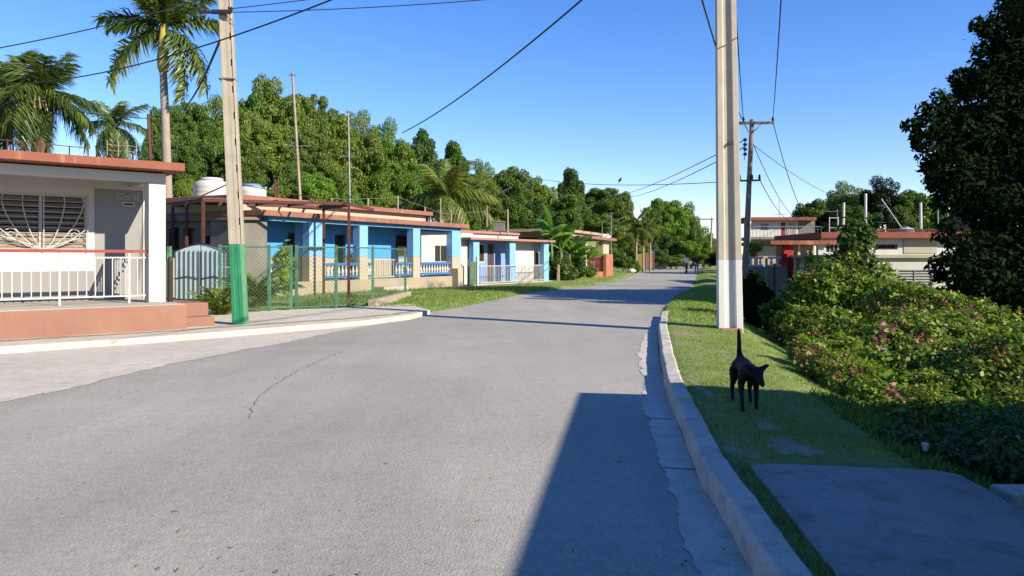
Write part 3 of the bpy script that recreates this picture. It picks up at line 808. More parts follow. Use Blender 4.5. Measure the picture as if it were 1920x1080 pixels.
# A-frame ladder and rocking chair on that porch
def ladder(fr, px, v, z, label):
    r = empty('step_ladder', fr.w(fr.u(px, v), v, z), fr.rz, label, 'ladder')
    for s in (-1, 1):
        MB().bar((s * 0.24, 0, 0), (s * 0.12, 0.12, 1.5), 0.05).build('rail', M['light_blue'], r)
        MB().bar((s * 0.26, 0.5, 0), (s * 0.13, 0.16, 1.5), 0.045).build('rear_leg', M['light_blue'], r)
    for k in range(5):
        t = (k + 0.7) / 5.6; w = 0.24 - 0.12 * t
        MB().box(-w, w, 0.12 * t - 0.04, 0.12 * t + 0.05, 1.5 * t, 1.5 * t + 0.03).build('step', M['light_blue'], r)
    MB().box(-0.15, 0.15, 0.05, 0.25, 1.5, 1.54).build('top_plate', M['light_blue'], r)
    return r
ladder(B, 818, 1.1, fz, 'light blue wooden step ladder at the open end of the blue porch')
def rocker(fr, px, v, z, label):
    r = empty('rocking_chair', fr.w(fr.u(px, v), v, z), fr.rz, label, 'chair')
    MB().box(-0.25, 0.25, -0.02, 0.45, 0.40, 0.45).build('seat', M['light_blue'], r, bevel=.01)
    bk_ = MB()
    for s in (-1, 1): bk_.bar((s * 0.24, 0.43, 0.42), (s * 0.26, 0.68, 1.12), 0.045)
    for k in range(5): bk_.bar((-0.16 + 0.08 * k, 0.45, 0.46), (-0.17 + 0.085 * k, 0.67, 1.05), 0.03)
    bk_.bar((-0.26, 0.68, 1.1), (0.26, 0.68, 1.1), 0.05)
    bk_.build('backrest', M['light_blue'], r)
    for s in (-1, 1):
        MB().bar((s * 0.25, 0.0, 0.05), (s * 0.25, 0.0, 0.66), 0.04).build('leg', M['light_blue'], r)
        MB().bar((s * 0.25, 0.42, 0.05), (s * 0.25, 0.45, 0.5), 0.04).build('leg', M['light_blue'], r)
        MB().bar((s * 0.25, -0.05, 0.66), (s * 0.25, 0.52, 0.68), 0.05, 0.03).build('armrest', M['light_blue'], r)
        MB().tube([(s * 0.25, -0.25 + 0.1 * k, 0.03 + 0.11 * ((k - 5) / 5) ** 2) for k in range(11)], 0.02, 6).build('rocker_runner', M['light_blue'], r)
    return r
rocker(B, 768, 1.0, fz, 'light blue rocking chair on the blue porch beside the window')

# masts and wire posts on the blue roof
zt = zr1 + 0.05
def roof_mast(fr, px, v, z, pytip, r, mat, label, arms=(), lean=0, group=None, name='aerial_mast', cat='mast'):
    p = fr.w(fr.u(px, v), v, z); tip = at(px + lean, pytip, p.y)
    o = MB().tube([(0, 0, 0), (tip - p) * 0.5, tip - p], [r, r * 0.9, r * 0.7], 6).build(name, mat, None, loc=p)
    tag(o, label, cat, group)
    for h, w in arms:
        q = (tip - p) * h
        a = MB().tube([q + Vector((-w, 0, 0)), q + Vector((w, 0, 0.03))], 0.018, 5)
        for e in (-0.8, -0.3, 0.3, 0.8): a.tube([q + Vector((w * e, -0.25, 0.01)), q + Vector((w * e, 0.25, 0.01))], 0.010, 4)
        a.build('aerial', M['grey_metal'], o)
    return o
roof_mast(B, 563, 1.2, zt, 134, 0.065, M['pale_wood'], 'tall pale wooden aerial mast on the blue house roof', ((0.42, 0.45), (0.97, 0.12)), -15)
roof_mast(B, 656, 1.4, zt, 203, 0.045, M['grey_metal'], 'thin grey aerial mast on the blue house roof', ((0.50, 0.35), (0.96, 0.1)), -3)
gposts = []
for k, (px, tip) in enumerate(((516, 338), (521, 337), (622, 372), (690, 372), (746, 368), (797, 388))):
    v = 1.3
    p = B.w(B.u(px, v), v, zt); tp = at(px, tip, p.y)
    lab = ['rusty stub post beside the white tanks on the blue roof', 'second rusty stub post by the white tanks, joined by a bar', 'short wooden wire post between the two tall masts', 'short wooden wire post just past the thin grey mast', 'taller wooden wire post on the middle of the blue roof', 'short wooden wire post at the far end of the blue roof'][k]
    o = MB().tube([(0, 0, -0.02), tp - p], 0.04, 6).build('wire_post', M['rust'] if k < 2 else M['pale_wood'], None, loc=p)
    tag(o, lab, 'post', 'posts along the blue house roof'); gposts.append(tp)
w_ = MB()
for a, b in zip(gposts[2:], gposts[3:]): w_.tube([a, (a + b) / 2 - Vector((0, 0, 0.05)), b], 0.010, 4)
w_.tube([gposts[-1], at(826, 400, 40), at(850, 402, 41), at(915, 395, 44)], 0.010, 4)
tag(w_.build('roof_wire', M['grey_metal']), 'thin wire strung between posts on the blue roof', 'wire')
for px, tip, v, lab in ((826, 372, 3.5, 'thin post in front of the coconut palm, nearest the blue house'), (846, 393, 3.5, 'stubby orange post under the coconut palm'), (913, 385, 3.0, 'rusty wire post past the coconut palm')):
    y = B.w(B.u(px, v), v, 0).y
    p = at(px, 440, y + 1); tp = at(px, tip, y + 1)
    tag(MB().tube([(0, 0, 0), tp - p], 0.04, 6).build('wire_post', M['pale_wood'], None, loc=p), lab, 'post', 'posts along the blue house roof')

# water tanks on a stand behind the carport
def tank(px, y, zb, r, h, label, lid):
    x = (px - 960) / F * y
    ro_ = empty('water_tank', (x, y, zb), 0, label, 'water tank', 'roof water tanks')
    prof = [(r * 0.96, 0), (r, 0.05)]
    for k in range(4):
        z = 0.08 + k * h * 0.19
        prof += [(r, z), (r * 1.015, z + h * 0.04), (r * 1.015, z + h * 0.10), (r, z + h * 0.14)]
    prof += [(r, h * 0.82), (r * 0.9, h * 0.92), (r * 0.62, h)]
    MB().lathe(prof, (0, 0, 0), 28).build('shell', M['tank_white'], ro_, smooth=True)
    MB().lathe([(r * 0.62, h - 0.01), (r * 0.66, h + 0.01), (r * 0.66, h + 0.07), (r * 0.55, h + 0.11), (r * 0.1, h + 0.13)], (0, 0, 0), 24).build('lid', lid, ro_, smooth=True)
    return ro_
t1y, t2y = 31.0, 33.0
tank(397, t1y, zt - .005, 0.69, 0.98, 'white water tank nearer the green based pole with pale lid', M['tank_white'])
tank(472, t2y, zt - .005, 0.62, 0.92, 'white water tank with blue lid beside the rusty stub posts', M['tank_blue'])

# unfinished concrete annex against the side of the blue house
AX = Frame(-14.1, 28.7, 113.0)
ar = AX.root('concrete_annex', 'unfinished grey concrete annex with openings behind the pale blue gate', 'outbuilding')
zt1 = 3.05; AL = 4.55
hol = [(0.25, 1.1, 1.8, 2.7), (1.3, 1.75, 1.8, 2.65), (1.95, 2.5, 1.6, 2.6), (3.0, 3.9, 0.2, 2.3)]
wall(0, AL, 0.0, zt1 - 0.2, 0, 0.15, hol).build('wall', M['raw_block'], ar)
MB().box(0.02, AL - .02, 0.42, 0.5, 0.0, zt1 - 0.21).build('rear_wall', M['dark'], ar)
MB().box(-0.2, AL + 0.05, -0.3, 0.6, zt1 - 0.2, zt1).build('roof', M['raw_block'], ar, bevel=0.02)
MB().box(-0.3, AL - 1.9, -1.1, -0.002, 0.0, 1.74).build('cream_block', M['cream_light'], ar, bevel=0.02)
MB().box(AL - 1.2, AL - .1, -0.7, -0.002, 0.0, 1.25).build('cream_block', M['cream'], ar, bevel=0.02)
vb_ = MB()
for k in range(12): vb_.tube([(0.0 + k * 0.21, -0.95, 1.74), (0.0 + k * 0.21, -0.95, 2.5)], 0.022, 5)
vb_.tube([(-0.1, -0.95, 2.5), (2.45, -0.95, 2.5)], 0.025, 5)
vb_.build('railing', M['black_metal'], ar)

# rusty steel carport frame
cr = empty('carport_frame', (-7.9, 25.4, 0.05), 0, 'rusty brown steel carport frame between the white and blue houses', 'carport')
o0 = Vector((-7.9, 25.4, 0.05))
posts = {'a': (350, 561, 383), 'b': (381, 565, 378.5), 'c': (324, 556, 388), 'd': (565, 547, 395), 'e': (607, 555, 391), 'f': (654, 561, 385)}
T = {}
for k, (px, pb, pt) in posts.items():
    bpt = Vector(gp(px, pb, 0.06)); tpt = at(px, pt, bpt.y)
    if k == 'd': bpt = Vector(((px - 960) / F * 29.5, 29.5, 0.06)); tpt = at(px, 393, 29.5)
    T[k] = tpt
    MB().bar(bpt - o0, tpt - o0, 0.085).build('post', M['rust'], cr)
bm = MB()
def bb(p, q, w=0.07): bm.bar(p - o0, q - o0, w, 0.1)
up = Vector((0, 0, 0.05))
bb(T['b'] + up, T['f'] + up); bb(T['a'] + up, T['e'] + up); bb(T['c'] + up, T['d'] + up)
bb(T['b'] + up, T['c'] + up); bb(T['f'] + up, T['d'] + up); bb(T['e'], T['f'])
ex = at(810, 402, 31); bb(T['f'] + up, at(700, 393, 27.4))
for t_ in (0.25, 0.5, 0.75): bb((T['b'] + up).lerp(T['f'] + up, t_) + up * 0.6, (T['c'] + up).lerp(T['d'] + up, t_) + up * 0.6, 0.05)
bm.build('roof_beam', M['rust'], cr)
sh = MB()
q = [T['b'] + up * 2.2, T['b'].lerp(T['f'], 0.2) + up * 2.2, T['c'].lerp(T['d'], 0.25) + up * 3, T['c'] + up * 3]
q = [p - o0 for p in q]
sh.hexa([*q, *[p + Vector((0, 0, 0.025)) for p in q]]).build('roof_sheet', M['sheet'], cr)
# pitched brace over the sheet
tr = MB(); tr.bar(T['a'] - o0 + up, T['a'].lerp(T['f'], 0.27) - o0 + Vector((0, 0, 0.75)), 0.04)
tr.bar(T['a'].lerp(T['f'], 0.27) - o0 + Vector((0, 0, 0.75)), T['f'] - o0 + up, 0.03); tr.build('brace', M['rust'], cr)

# pale blue ironwork gate between the houses
pg = empty('iron_gate', tuple(gp(375, 568, 0.1)), radians(-8), 'pale blue arched sheet gate behind iron bars between the houses', 'gate')
W = 0.85
for s in (-1, 1):
    lf = MB(); n = 9
    prof = [(s * (0.02 + W * k / n), 1.55 + 0.26 * (1 - (k / n) ** 1.6)) for k in range(n + 1)]
    poly = [(prof[0][0], 0.12)] + prof + [(prof[-1][0], 0.12)]
    pv = [(x, 0.03, z) for x, z in poly] + [(x, 0.06, z) for x, z in poly]
    m_ = len(poly)
    lf.add(pv, [tuple(range(m_)), tuple(reversed(range(m_, 2 * m_)))] + [((i + 1) % m_, i, m_ + i, m_ + (i + 1) % m_) for i in range(m_)])
    lo = lf.build('gate_leaf', M['gate_blue'] if 'gate_blue' in M else M['light_blue'], pg)
    ib = MB()
    for k in range(6):
        x = s * (0.05 + W * k / 5.5); ib.tube([(x, 0.0, 0.05), (x, 0.0, 1.62)], 0.013, 5)
    ib.tube([(s * 0.04, 0, 0.08), (s * (W + .03), 0, 0.08)], 0.016, 5); ib.tube([(s * 0.04, 0, 0.75), (s * (W * .5), 0, 0.82), (s * (W + .03), 0, 0.75)], 0.014, 5)
    ib.tube([(x, 0, z + 0.03) for x, z in prof], 0.018, 5)
    ib.build('gate_bars', M['black_metal'], lo)
for x in (-1.02, 1.05):
    MB().box(x - 0.05, x + 0.05, -0.05, 0.05, -0.1, 1.75).build('gate_post', M['pole_pale_green'] if x < 0 else M['black_metal'], pg)

# ================================================================== green mesh fence along the yard
def fence_run(pts, label, group, hgt=1.68, extra=None, zb=0.1):
    o = Vector(pts[0]); r = empty('mesh_fence', o, 0, label, 'fence', group)
    src = None
    for p in pts:
        q = Vector(p) - o
        if src is None:
            src = MB().box(-0.035, 0.035, -0.035, 0.035, -0.1, hgt + 0.06).build('post', M['fence_green'], r, loc=q)
        else: share('post', src, r, q)
    for a, b in zip(pts, pts[1:]):
        a = Vector(a) - o; b = Vector(b) - o; d = b - a; Ln = d.length; d.normalize()
        MB().tube([a + Vector((0, 0, hgt)), b + Vector((0, 0, hgt))], 0.02, 5).build('top_rail', M['fence_green'], r)
        MB().tube([a + Vector((0, 0, 0.08)), b + Vector((0, 0, 0.08))], 0.015, 5).build('bottom_rail', M['fence_green'], r)
        ms = MB(); st = 0.105; hh = hgt - 0.1; w = 0.0075
        nn = d.cross(Vector((0, 0, 1))) * 0.003
        k = -int(hh / st) - 1
        while k * st < Ln:
            for sgn in (1, -1):
                # diagonal strand
                u0 = k * st; u1 = u0 + hh
                z0, z1 = (0.1, 0.1 + hh)
                ca, cb = max(u0, 0), min(u1, Ln)
                if ca < cb:
                    za = z0 + (ca - u0); zb_ = z0 + (cb - u0)
                    if sgn < 0: za, zb_ = z0 + z1 - za, z0 + z1 - zb_
                    p = a + d * ca + Vector((0, 0, za)); q = a + d * cb + Vector((0, 0, zb_))
                    t = (q - p).normalized(); side = t.cross(nn.normalized()) * w / 2
                    ms.add([p - side, p + side, q + side, q - side], [(0, 1, 2, 3)])
            k += 1
        ms.build('mesh_panel', M['mesh_green'], r)
    return r
A = [gp(x, y, 0.10) for x, y in ((504.5, 584), (546, 581))]
C2 = [gp(x, y, 0.10) for x, y in ((556, 581), (630, 579), (699, 574), (760, 557.5))]
fence_run([gp(412, 586, 0.10), *A], 'green wire mesh fence section beside the green and white pole', 'green yard fences')
fence_run(C2, 'green wire mesh fence section turning the corner of the blue house yard', 'green yard fences')
k0, k1 = Vector(gp(699, 575, 0.10)), Vector(gp(764, 557, 0.10)); kk = (k1 - k0).normalized(); kn = Vector((-kk.y, kk.x, 0)) * 0.12
mb = MB(); k0 -= kk * 0.1; k1 += kk * 0.1
lo_, hi_ = Vector((0, 0, -.15)), Vector((0, 0, .2))
q4 = [k0 - kn, k1 - kn, k1 + kn, k0 + kn]
mb.hexa([p + lo_ for p in q4] + [p + hi_ for p in q4])
tag(mb.build('low_wall', M['cream'], bevel=0.015), 'low cream footing wall under the end of the mesh fence', 'wall')

# ================================================================== white and pale blue house
Wh = Frame(*gp(1028, 530.5, 0.0)[:2], 33.0)
wr_ = Wh.root('white_blue_house', 'white house with pale blue porch columns and pink roof edge past the blue house', 'house')
zp = Wh.z(1000, 453.5, 0)
uA = Wh.u(886, 0); bv2 = 1.0
MB().box(uA - 0.3, 0.15, -0.25, 8, -0.3, 0.14).build('plinth', M['cream_light'], wr_, bevel=.01)
for a, b in ((888, 899), (956, 967), (1020, 1029)):
    MB().box(Wh.u(a, 0), Wh.u(b, 0), 0, 0.3, 0.14, zp).build('porch_column', M['light_blue'], wr_, bevel=.01)
uM = Wh.u(957, bv2)
dd = (Wh.u(914, bv2), Wh.u(926, bv2)); l1 = (Wh.u(898, bv2), Wh.u(909, bv2)); l2 = (Wh.u(946, bv2), Wh.u(954, bv2))
dzt = Wh.z(920, 458, bv2); lz0 = Wh.z(905, 492, bv2)
uL2 = Wh.u(864, bv2)
wall(Wh.u(880, bv2), uM, 0.14, zp, bv2, bv2 + 0.18, [(dd[0], dd[1], 0.14, dzt), (*l1, lz0, dzt), (*l2, lz0 + 0.1, dzt)]).build('wall', M['pale_blue'], wr_)
panel_door(wr_, dd[0], dd[1], 0.15, dzt - 0.01, bv2 + 0.08, M['brown_door'])
louvre_window(wr_, l1[0], l1[1], lz0, dzt, bv2 + 0.04, M['white_metal'], M['brown_door'], 9, 0.8, 0)
louvre_window(wr_, l2[0], l2[1], lz0 + .1, dzt, bv2 + 0.04, M['white_metal'], M['brown_door'], 9, 0.8, 0)
bv3 = 0.7
w5 = (Wh.u(1004, bv3), Wh.u(1018, bv3))
ww = wall(uM + 0.002, 0.1, 0.14, zp, bv3, bv3 + 0.18, [(*w5, Wh.z(1010, 498, bv3), Wh.z(1010, 473, bv3))])
ww.box(uM + 0.002, uM + 0.18, bv3 + .18, 7, 0.14, zp); ww.box(-0.08, 0.1, bv3 + .18, 7, .14, zp)
ww.build('wall', M['white'], wr_)
pane_window(wr_, *w5, Wh.z(1010, 498, bv3), Wh.z(1010, 473, bv3), bv3 + 0.04, M['white_metal'], 1, M['dark'])
# left body, set back, with a gridded window seen through the blue porch
bv4 = 0.4
uX, uY = Wh.u(790, bv4), Wh.u(887, bv4)
wg = (Wh.u(815, bv4), Wh.u(849, bv4)); wgz = (Wh.z(832, 492, bv4), Wh.z(832, 459, bv4))
wall(uX, uY, 0.0, Wh.z(880, 437, bv4), bv4, bv4 + 0.18, [(*wg, *wgz)]).build('wall', M['white_clean'], wr_)
pane_window(wr_, *wg, *wgz, bv4 + 0.05, M['white_metal'], 2, M['dark'])
MB().box(uA - 0.45, 0.5, -0.22, 7.5, zp, zp + 0.12).build('porch_roof', M['pink_pale'], wr_, bevel=.012)
zu = Wh.z(900, 433, 1.6)
MB().box(uX - 0.2, Wh.u(975, 1.6), 1.6, 8.3, zu - 0.14, zu + 0.0).build('roof', M['pink_pale'], wr_, bevel=.012)
MB().box(uX, Wh.u(973, 1.7), 1.75, 8, zp + 0.12, zu - 0.142).build('roof_riser', M['white'], wr_)
gf = MB(); gz = 1.05
ua, ub = Wh.u(900, -0.1), Wh.u(1019, -0.1)
n = 44
for k in range(n): uu = ua + (ub - ua) * (k + .5) / n; gf.box(uu - 0.012, uu + 0.012, -0.11, -0.085, 0.16, gz)
gf.box(ua, ub, -0.115, -0.08, gz, gz + 0.035); gf.box(ua, ub, -0.115, -0.08, 0.2, 0.23)
gf.build('porch_railing', M['white_metal'], wr_)
mast('wire_post', 952, 392, 440, 42.5, 0.06, M['pale_wood'], 'pale wooden post on the white and blue house roof', 'post')
mast('wire_post', 878, 486, 540, 37.5, 0.045, M['wood'], 'dark wooden post in front of the white gable wall', 'post')
tk = empty('roof_cistern', at(936, 434, 45.5), 0, 'squat grey concrete cistern on the white and blue house roof', 'water tank')
MB().box(-0.36, 0.36, -0.36, 0.36, 0, 0.55).build('tank_body', M['raw_block'], tk, bevel=.03); MB().box(-0.4, 0.4, -0.4, 0.4, .55, .62).build('lid', M['raw_block'], tk, bevel=.01)
gs = empty('yard_gate', gp(884, 538, 0.05), radians(60), 'narrow green and white gate between blue house and white house', 'gate')
MB().box(-0.12, 0.40, 0, 0.03, 0.1, 1.25).build('gate_leaf', M['mesh_green'], gs); MB().box(0.47, 0.57, -0.05, 0.05, -0.1, 1.5).build('gate_post', M['white'], gs)

# ================================================================== peach house beyond the banana plants
O = Frame(*gp(1142, 513, 0.25)[:2], 20.0, 0.0)
og = O.root('peach_house', 'small peach house with flat roof and red porch gate beyond the banana plants', 'house')
zo = O.z(1120, 450, 0)
uo = O.u(1098, 0)
MB().box(uo - 0.1, 0.05, -0.05, 7, -0.2, 0.45).build('plinth', M['orange_wall'], og)
MB().box(O.u(1131, 0), 0.0, 0, 0.35, 0.45, zo).build('porch_column', M['cream_light'], og, bevel=.01)
MB().box(O.u(1131, -0.05) - .05, 0.05, -0.3, -0.06, -0.1, 1.75).build('gate_pier', M['orange_wall'], og, bevel=.02)
MB().box(uo, uo + 0.4, 0, 0.35, 0.45, zo).build('porch_column', M['cream_light'], og, bevel=.01)
wall(O.u(1060, 2.2), 0.0, 0.45, zo + 0.5, 2.2, 2.4, [(O.u(1108, 2.2), O.u(1122, 2.2), 1.2, 2.4)]).build('wall', M['cream_light'], og)
pane_window(og, O.u(1108, 2.2), O.u(1122, 2.2), 1.2, 2.4, 2.25, M['brown_door'], 1, M['dark'])
MB().box(uo - .2, 0.5, -0.5, 2.6, zo, zo + 0.2).build('porch_roof', M['pink_roof'], og, bevel=.01)
zo2 = O.z(1095, 434, 1.5)
MB().box(O.u(1060, 1.5), O.u(1129, 1.5), 1.5, 8, zo2 - 0.16, zo2 + 0.04).build('roof', M['cream'], og, bevel=.01)
MB().box(O.u(1062, 1.7), O.u(1127, 1.7), 1.75, 7.8, zo + .2, zo2 - .162).build('roof_riser', M['cream'], og)
rg = MB()
for k in range(14): uu = uo + .4 + (O.u(1131, 0) - uo - .4) * (k + .5) / 14; rg.box(uu - .02, uu + .02, .1, .14, .5, 1.5)
rg.box(uo + .4, O.u(1131, 0), .09, .15, 1.5, 1.56); rg.build('porch_gate', M['red_rail'], og)
mast('aerial_mast', 1146, 398, 512, 61, 0.05, M['grey_metal'], 'tall grey aerial mast at the corner of the peach house', 'mast', ((0.98, 0.2),))
mast('aerial_mast', 1129, 415, 447, 62, 0.035, M['grey_metal'], 'short aerial mast on the peach house roof', 'mast', ((0.97, 0.4),))
# yellow gate and rust-brown gate further along
for (x0_, x1_, yb, yt, y, m_, nm, lab) in ((1194, 1209, 504, 476, 80, 'yellow', 'yard_gate', 'yellow sheet metal gate among the far hedges'), (1210, 1226, 503, 475, 84, 'orange_wall', 'yard_gate', 'rust orange gate beside the yellow gate')):
    a_, b_ = at(x0_, yb, y), at(x1_, yb, y); r = empty(nm, a_, 0, lab, 'gate')
    wd = b_.x - a_.x; ht = zof(yt, y) - a_.z
    MB().box(0.06, wd - 0.06, 0, 0.04, 0.08, ht).build('gate_leaf', M[m_], r)
    fm = MB()
    for x in (0, wd): fm.box(x - 0.05, x + 0.05, -0.04, 0.08, -0.6, ht + 0.1)
    for k in range(6): fm.box(0.1 + (wd - .2) * k / 5 - .015, 0.1 + (wd - .2) * k / 5 + .015, -0.02, -0.002, 0.1, ht - .02)
    fm.build('gate_frame', M['wood'], r)
s_ = empty('shed', at(1230, 485, 100), 0, 'small white roofed shed among the far trees', 'shed')
MB().box(-1.3, 1.3, 0, 2, -1.5, 0.75).build('wall', M['white'], s_); MB().hexa([(-1.5, -.3, .75), (1.5, -.3, .75), (1.5, 2.2, 1.15), (-1.5, 2.2, 1.15), (-1.5, -.3, .85), (1.5, -.3, .85), (1.5, 2.2, 1.25), (-1.5, 2.2, 1.25)]).build('roof', M['white'], s_)
stone = MB(); tag(stone.lathe([(0.3, 0), (0.42, 0.1), (0.38, 0.25), (0.18, 0.36)], (0, 0, 0), 7).build('boulder', M['white'], loc=(at(1184, 503, 70).x, 70, gh(at(1184, 503, 70).x, 70) + 0.02)), 'pale stone lying on the verge before the yellow gate', 'stone')
# rubble wall and sticks under the bananas
mb = MB(); rr = random.Random(8)
for k in range(26):
    px = 1044 + k * 2.6; y = 44 + k * 0.55; p = at(px, 528, y); hh = rr.uniform(0.9, 1.35)
    zz = gh(p.x, y); mb.tube([(p.x, y, zz - 0.1), (p.x + rr.uniform(-.08, .08), y, zz + hh)], 0.035, 5)
    if k: mb.tube([(p.x, y, zz + 0.75), (lp[0], lp[1], lp[2] + 0.75)], 0.02, 4)
    lp = (p.x, y, zz)
tag(mb.build('stick_fence', M['pale_wood']), 'rough stick fence below the banana plants', 'fence')

# ================================================================== houses on the right, set lower
base_r = -1.25
def rpos(px, y): return (px - 960) / F * y
Y1 = 36.0
lh = empty('low_house', (rpos(1745, Y1), Y1, 0), 0, 'white flat roofed house with grey louvred shutter behind the flowering shrubs', 'house')
def xr(px, y=Y1, c=1745): return rpos(px, y) - rpos(c, Y1)
zr_ = zof(484, Y1)
sh0, sh1 = xr(1683), xr(1748)
sz0, sz1 = zof(556, Y1), zof(506, Y1)
wall(xr(1560), xr(1960), base_r, zr_, 0, 0.2, [(sh0, sh1, sz0, sz1)]).build('wall', M['white_clean'], lh)
MB().box(xr(1560), xr(1560) + .2, .2, 6, base_r, zr_).build('side_wall', M['white'], lh)
louvre_window(lh, sh0, sh1, sz0, sz1, 0.05, M['grey_metal'], M['grey_metal'], 9, 0.8, 1)
MB().box(xr(1540), xr(1980), -0.2, 6, zr_, zr_ + 0.16).build('roof', M['cream'], lh, bevel=.015)

Y2 = 46.0
uh = empty('red_roof_house', (rpos(1680, Y2), Y2, 0), 0, 'long cream house with dark red roof edge carrying white poles', 'house')
def xq(px, y=Y2): return rpos(px, y) - rpos(1680, Y2)
zt0, zt1 = zof(447, Y2), zof(434, Y2)
wins = [(xq(1640), xq(1684), zof(464, Y2), zof(450, Y2))]
wall(xq(1540), xq(2010), -1.2, zt0, 0, 0.2, [(xq(1640), xq(1683), zof(468, Y2), zof(458, Y2)), (xq(1548), xq(1572), zof(474, Y2), zof(456, Y2))]).build('wall', M['white'], uh)
MB().box(xq(1694), xq(1756), -0.04, -0.003, zof(475, Y2), zof(448.5, Y2)).build('cream_panel', M['cream_light'], uh)
louvre_window(uh, xq(1640), xq(1683), zof(468, Y2), zof(458, Y2), 0.05, M['brown_door'], M['brown_door'], 3, 0.6, 1)
pane_window(uh, xq(1548), xq(1572), zof(474, Y2), zof(456, Y2), 0.05, M['white_metal'], 2, M['dark'])
MB().box(xq(1532), xq(2020), -0.6, 7.5, zt0, zt1 - 0.06).build('roof', M['red_roof'], uh, bevel=.015)
zR = zt1 - 0.06
bs = MB()
for k in range(110): bs.box(xq(1560) + k * 0.115, xq(1560) + k * 0.115 + 0.05, -0.5, -0.42, zR, zR + 0.16)
bs.box(xq(1558), xq(1958), -0.5, -0.42, zR + 0.161, zR + 0.2)
bs.build('roof_rail', M['rust'], uh)
for k, (px, tip, lab) in enumerate(((1581, 380, 'white pole on the red roof house just behind the sprouting shrub'), (1623, 363, 'tallest white pole on the red roof house'), (1727, 380, 'white pole past the round white tank on the red roof'), (1759, 382, 'slim grey pole between two white poles on the red roof'), (1778, 387, 'white pole nearest the big dark tree on the red roof'))):
    y = Y2 + 0.5 + 0.4 * k
    z0 = zR - 0.02
    x = rpos(px, y); h = zof(tip, y) - z0
    o = empty('roof_pole', (x, y, z0), 0, lab, 'pole', 'poles on the red roof')
    MB().tube([(0, 0, 0.12), (rr.uniform(-.05, .05), 0, h)], 0.085 if k != 3 else 0.05, 8).build('shaft', M['white'] if k != 3 else M['grey_metal'], o)
    MB().lathe([(0.2, 0), (0.18, 0.1), (0.1, 0.22)], (0, 0, 0), 10).build('footing', M['raw_block'], o)
tk = empty('round_tank', (rpos(1699, Y2 + 1.5), Y2 + 1.5, zR), 0, 'squat white round tank on the red roof', 'water tank')
MB().lathe([(0.45, 0), (0.5, .03), (.5, .24), (.42, .3), (.2, .34)], (0, 0, 0), 20).build('shell', M['tank_white'], tk); MB().lathe([(.2, .34), (.2, .4), (.1, .43)], (0, 0, 0), 14).build('lid', M['grey_metal'], tk)
tk = empty('round_tank', (rpos(1822, Y2 + 1), Y2 + 1, zR), 0, 'grey concrete round tank half hidden by the big dark tree', 'water tank')
MB().lathe([(0.85, 0), (0.87, .9), (.8, 1.0), (.2, 1.05)], (0, 0, 0), 20).build('shell', M['raw_block'], tk); MB().lathe([(.2, 1.05), (.2, 1.12), (.1, 1.14)], (0, 0, 0), 14).build('lid', M['raw_block'], tk)
a_, b_ = at(1692, 430, Y2 + 1), at(1652, 373, Y2 + 1)
tag(MB().tube([(0, 0, 0), b_ - a_], 0.05, 6).build('leaning_pipe', M['grey_metal'], loc=a_), 'grey pipe leaning over the red roof beside the round tank', 'pipe')
mast('aerial_mast', 1653, 383, 432, Y2 + 1, 0.025, M['black_metal'], 'thin dark aerial mast by the leaning pipe on the red roof', 'mast', ((0.95, 0.3), (0.3, 0.2)))
mast('aerial_mast', 1570, 392, 436, Y2 + .6, 0.03, M['grey_metal'], 'grey aerial mast at the near end of the red roof', 'mast', ((0.9, 0.8),))
fr = MB(); b0 = at(1555, 436, Y2 + .3)
for q in (0, 0.55): fr.tube([(q, 0, -0.05), (q, 0, 0.95)], 0.03, 5)
fr.tube([(0, 0, 0.9), (0.55, 0, 0.9)], .025, 5); fr.tube([(0, 0, .3), (.8, 0, .3)], .02, 5)
tag(fr.build('roof_rail', M['white_metal'], loc=b0), 'white pipe frame on the near end of the red roof', 'rail')

# red porch building
Y3 = 40.0
rp = empty('red_porch', (rpos(1490, Y3), Y3, 0), 0, 'red and white porch with orange roof slab beside the red roof house', 'porch')
def xp(px, y=Y3): return rpos(px, y) - rpos(1490, Y3)
z3 = zof(459, Y3)
MB().box(xp(1441), xp(1575), -0.3, 5, z3, z3 + 0.22).build('roof', M['terracotta'], rp, bevel=.015)
MB().box(xp(1470), xp(1488), 0, 0.4, -1, z3).build('porch_column', M['red_wall'], rp, bevel=.01)
MB().box(xp(1497), xp(1502), 0.1, 0.3, -1, z3).build('porch_column', M['cream_light'], rp, bevel=.01)
MB().box(xp(1534), xp(1545), 0, 0.3, -1, z3).build('porch_column', M['white_clean'], rp, bevel=.01)
wall(xp(1488), xp(1560), -1, z3, 2.5, 2.7, [(xp(1548), xp(1560), .9, 1.9)]).build('wall', M['cream_light'], rp)
MB().box(xp(1505), xp(1532), 2.0, 2.4, -1, 1.2).build('cream_block', M['cream'], rp)
MB().box(xp(1462), xp(1470), 0, .3, -1, zof(478, Y3)).build('pier', M['red_wall'], rp, bevel=.01)
# white balustrade terrace in front
Y4 = 33.0
tr_ = empty('terrace_wall', (rpos(1430, Y4), Y4, 0), 0, 'garden terrace wall topped by a white balustrade behind the wooden pole', 'wall')
def xt(px): return rpos(px, Y4) - rpos(1430, Y4)
MB().box(xt(1392), xt(1476), 0, 0.25, -1.2, zof(500, Y4)).build('base_wall', M['raw_block'], tr_)
balustrade(tr_, xt(1394), xt(1432), 0.12, zof(500, Y4), zof(481, Y4), M['white_clean'], M['white_clean'], 0.19)
balustrade(tr_, xt(1442), xt(1466), 0.12, zof(500, Y4), zof(481, Y4), M['white_clean'], M['white_clean'], 0.19)
MB().box(xt(1466), xt(1476), -0.02, .27, zof(500, Y4), zof(476, Y4)).build('pier', M['red_wall'], tr_, bevel=.01)
pot = empty('flower_pot', (rpos(1414, Y4), Y4 + 0.12, zof(481, Y4)), 0, 'terracotta planter with green plant on the white balustrade', 'plant pot')
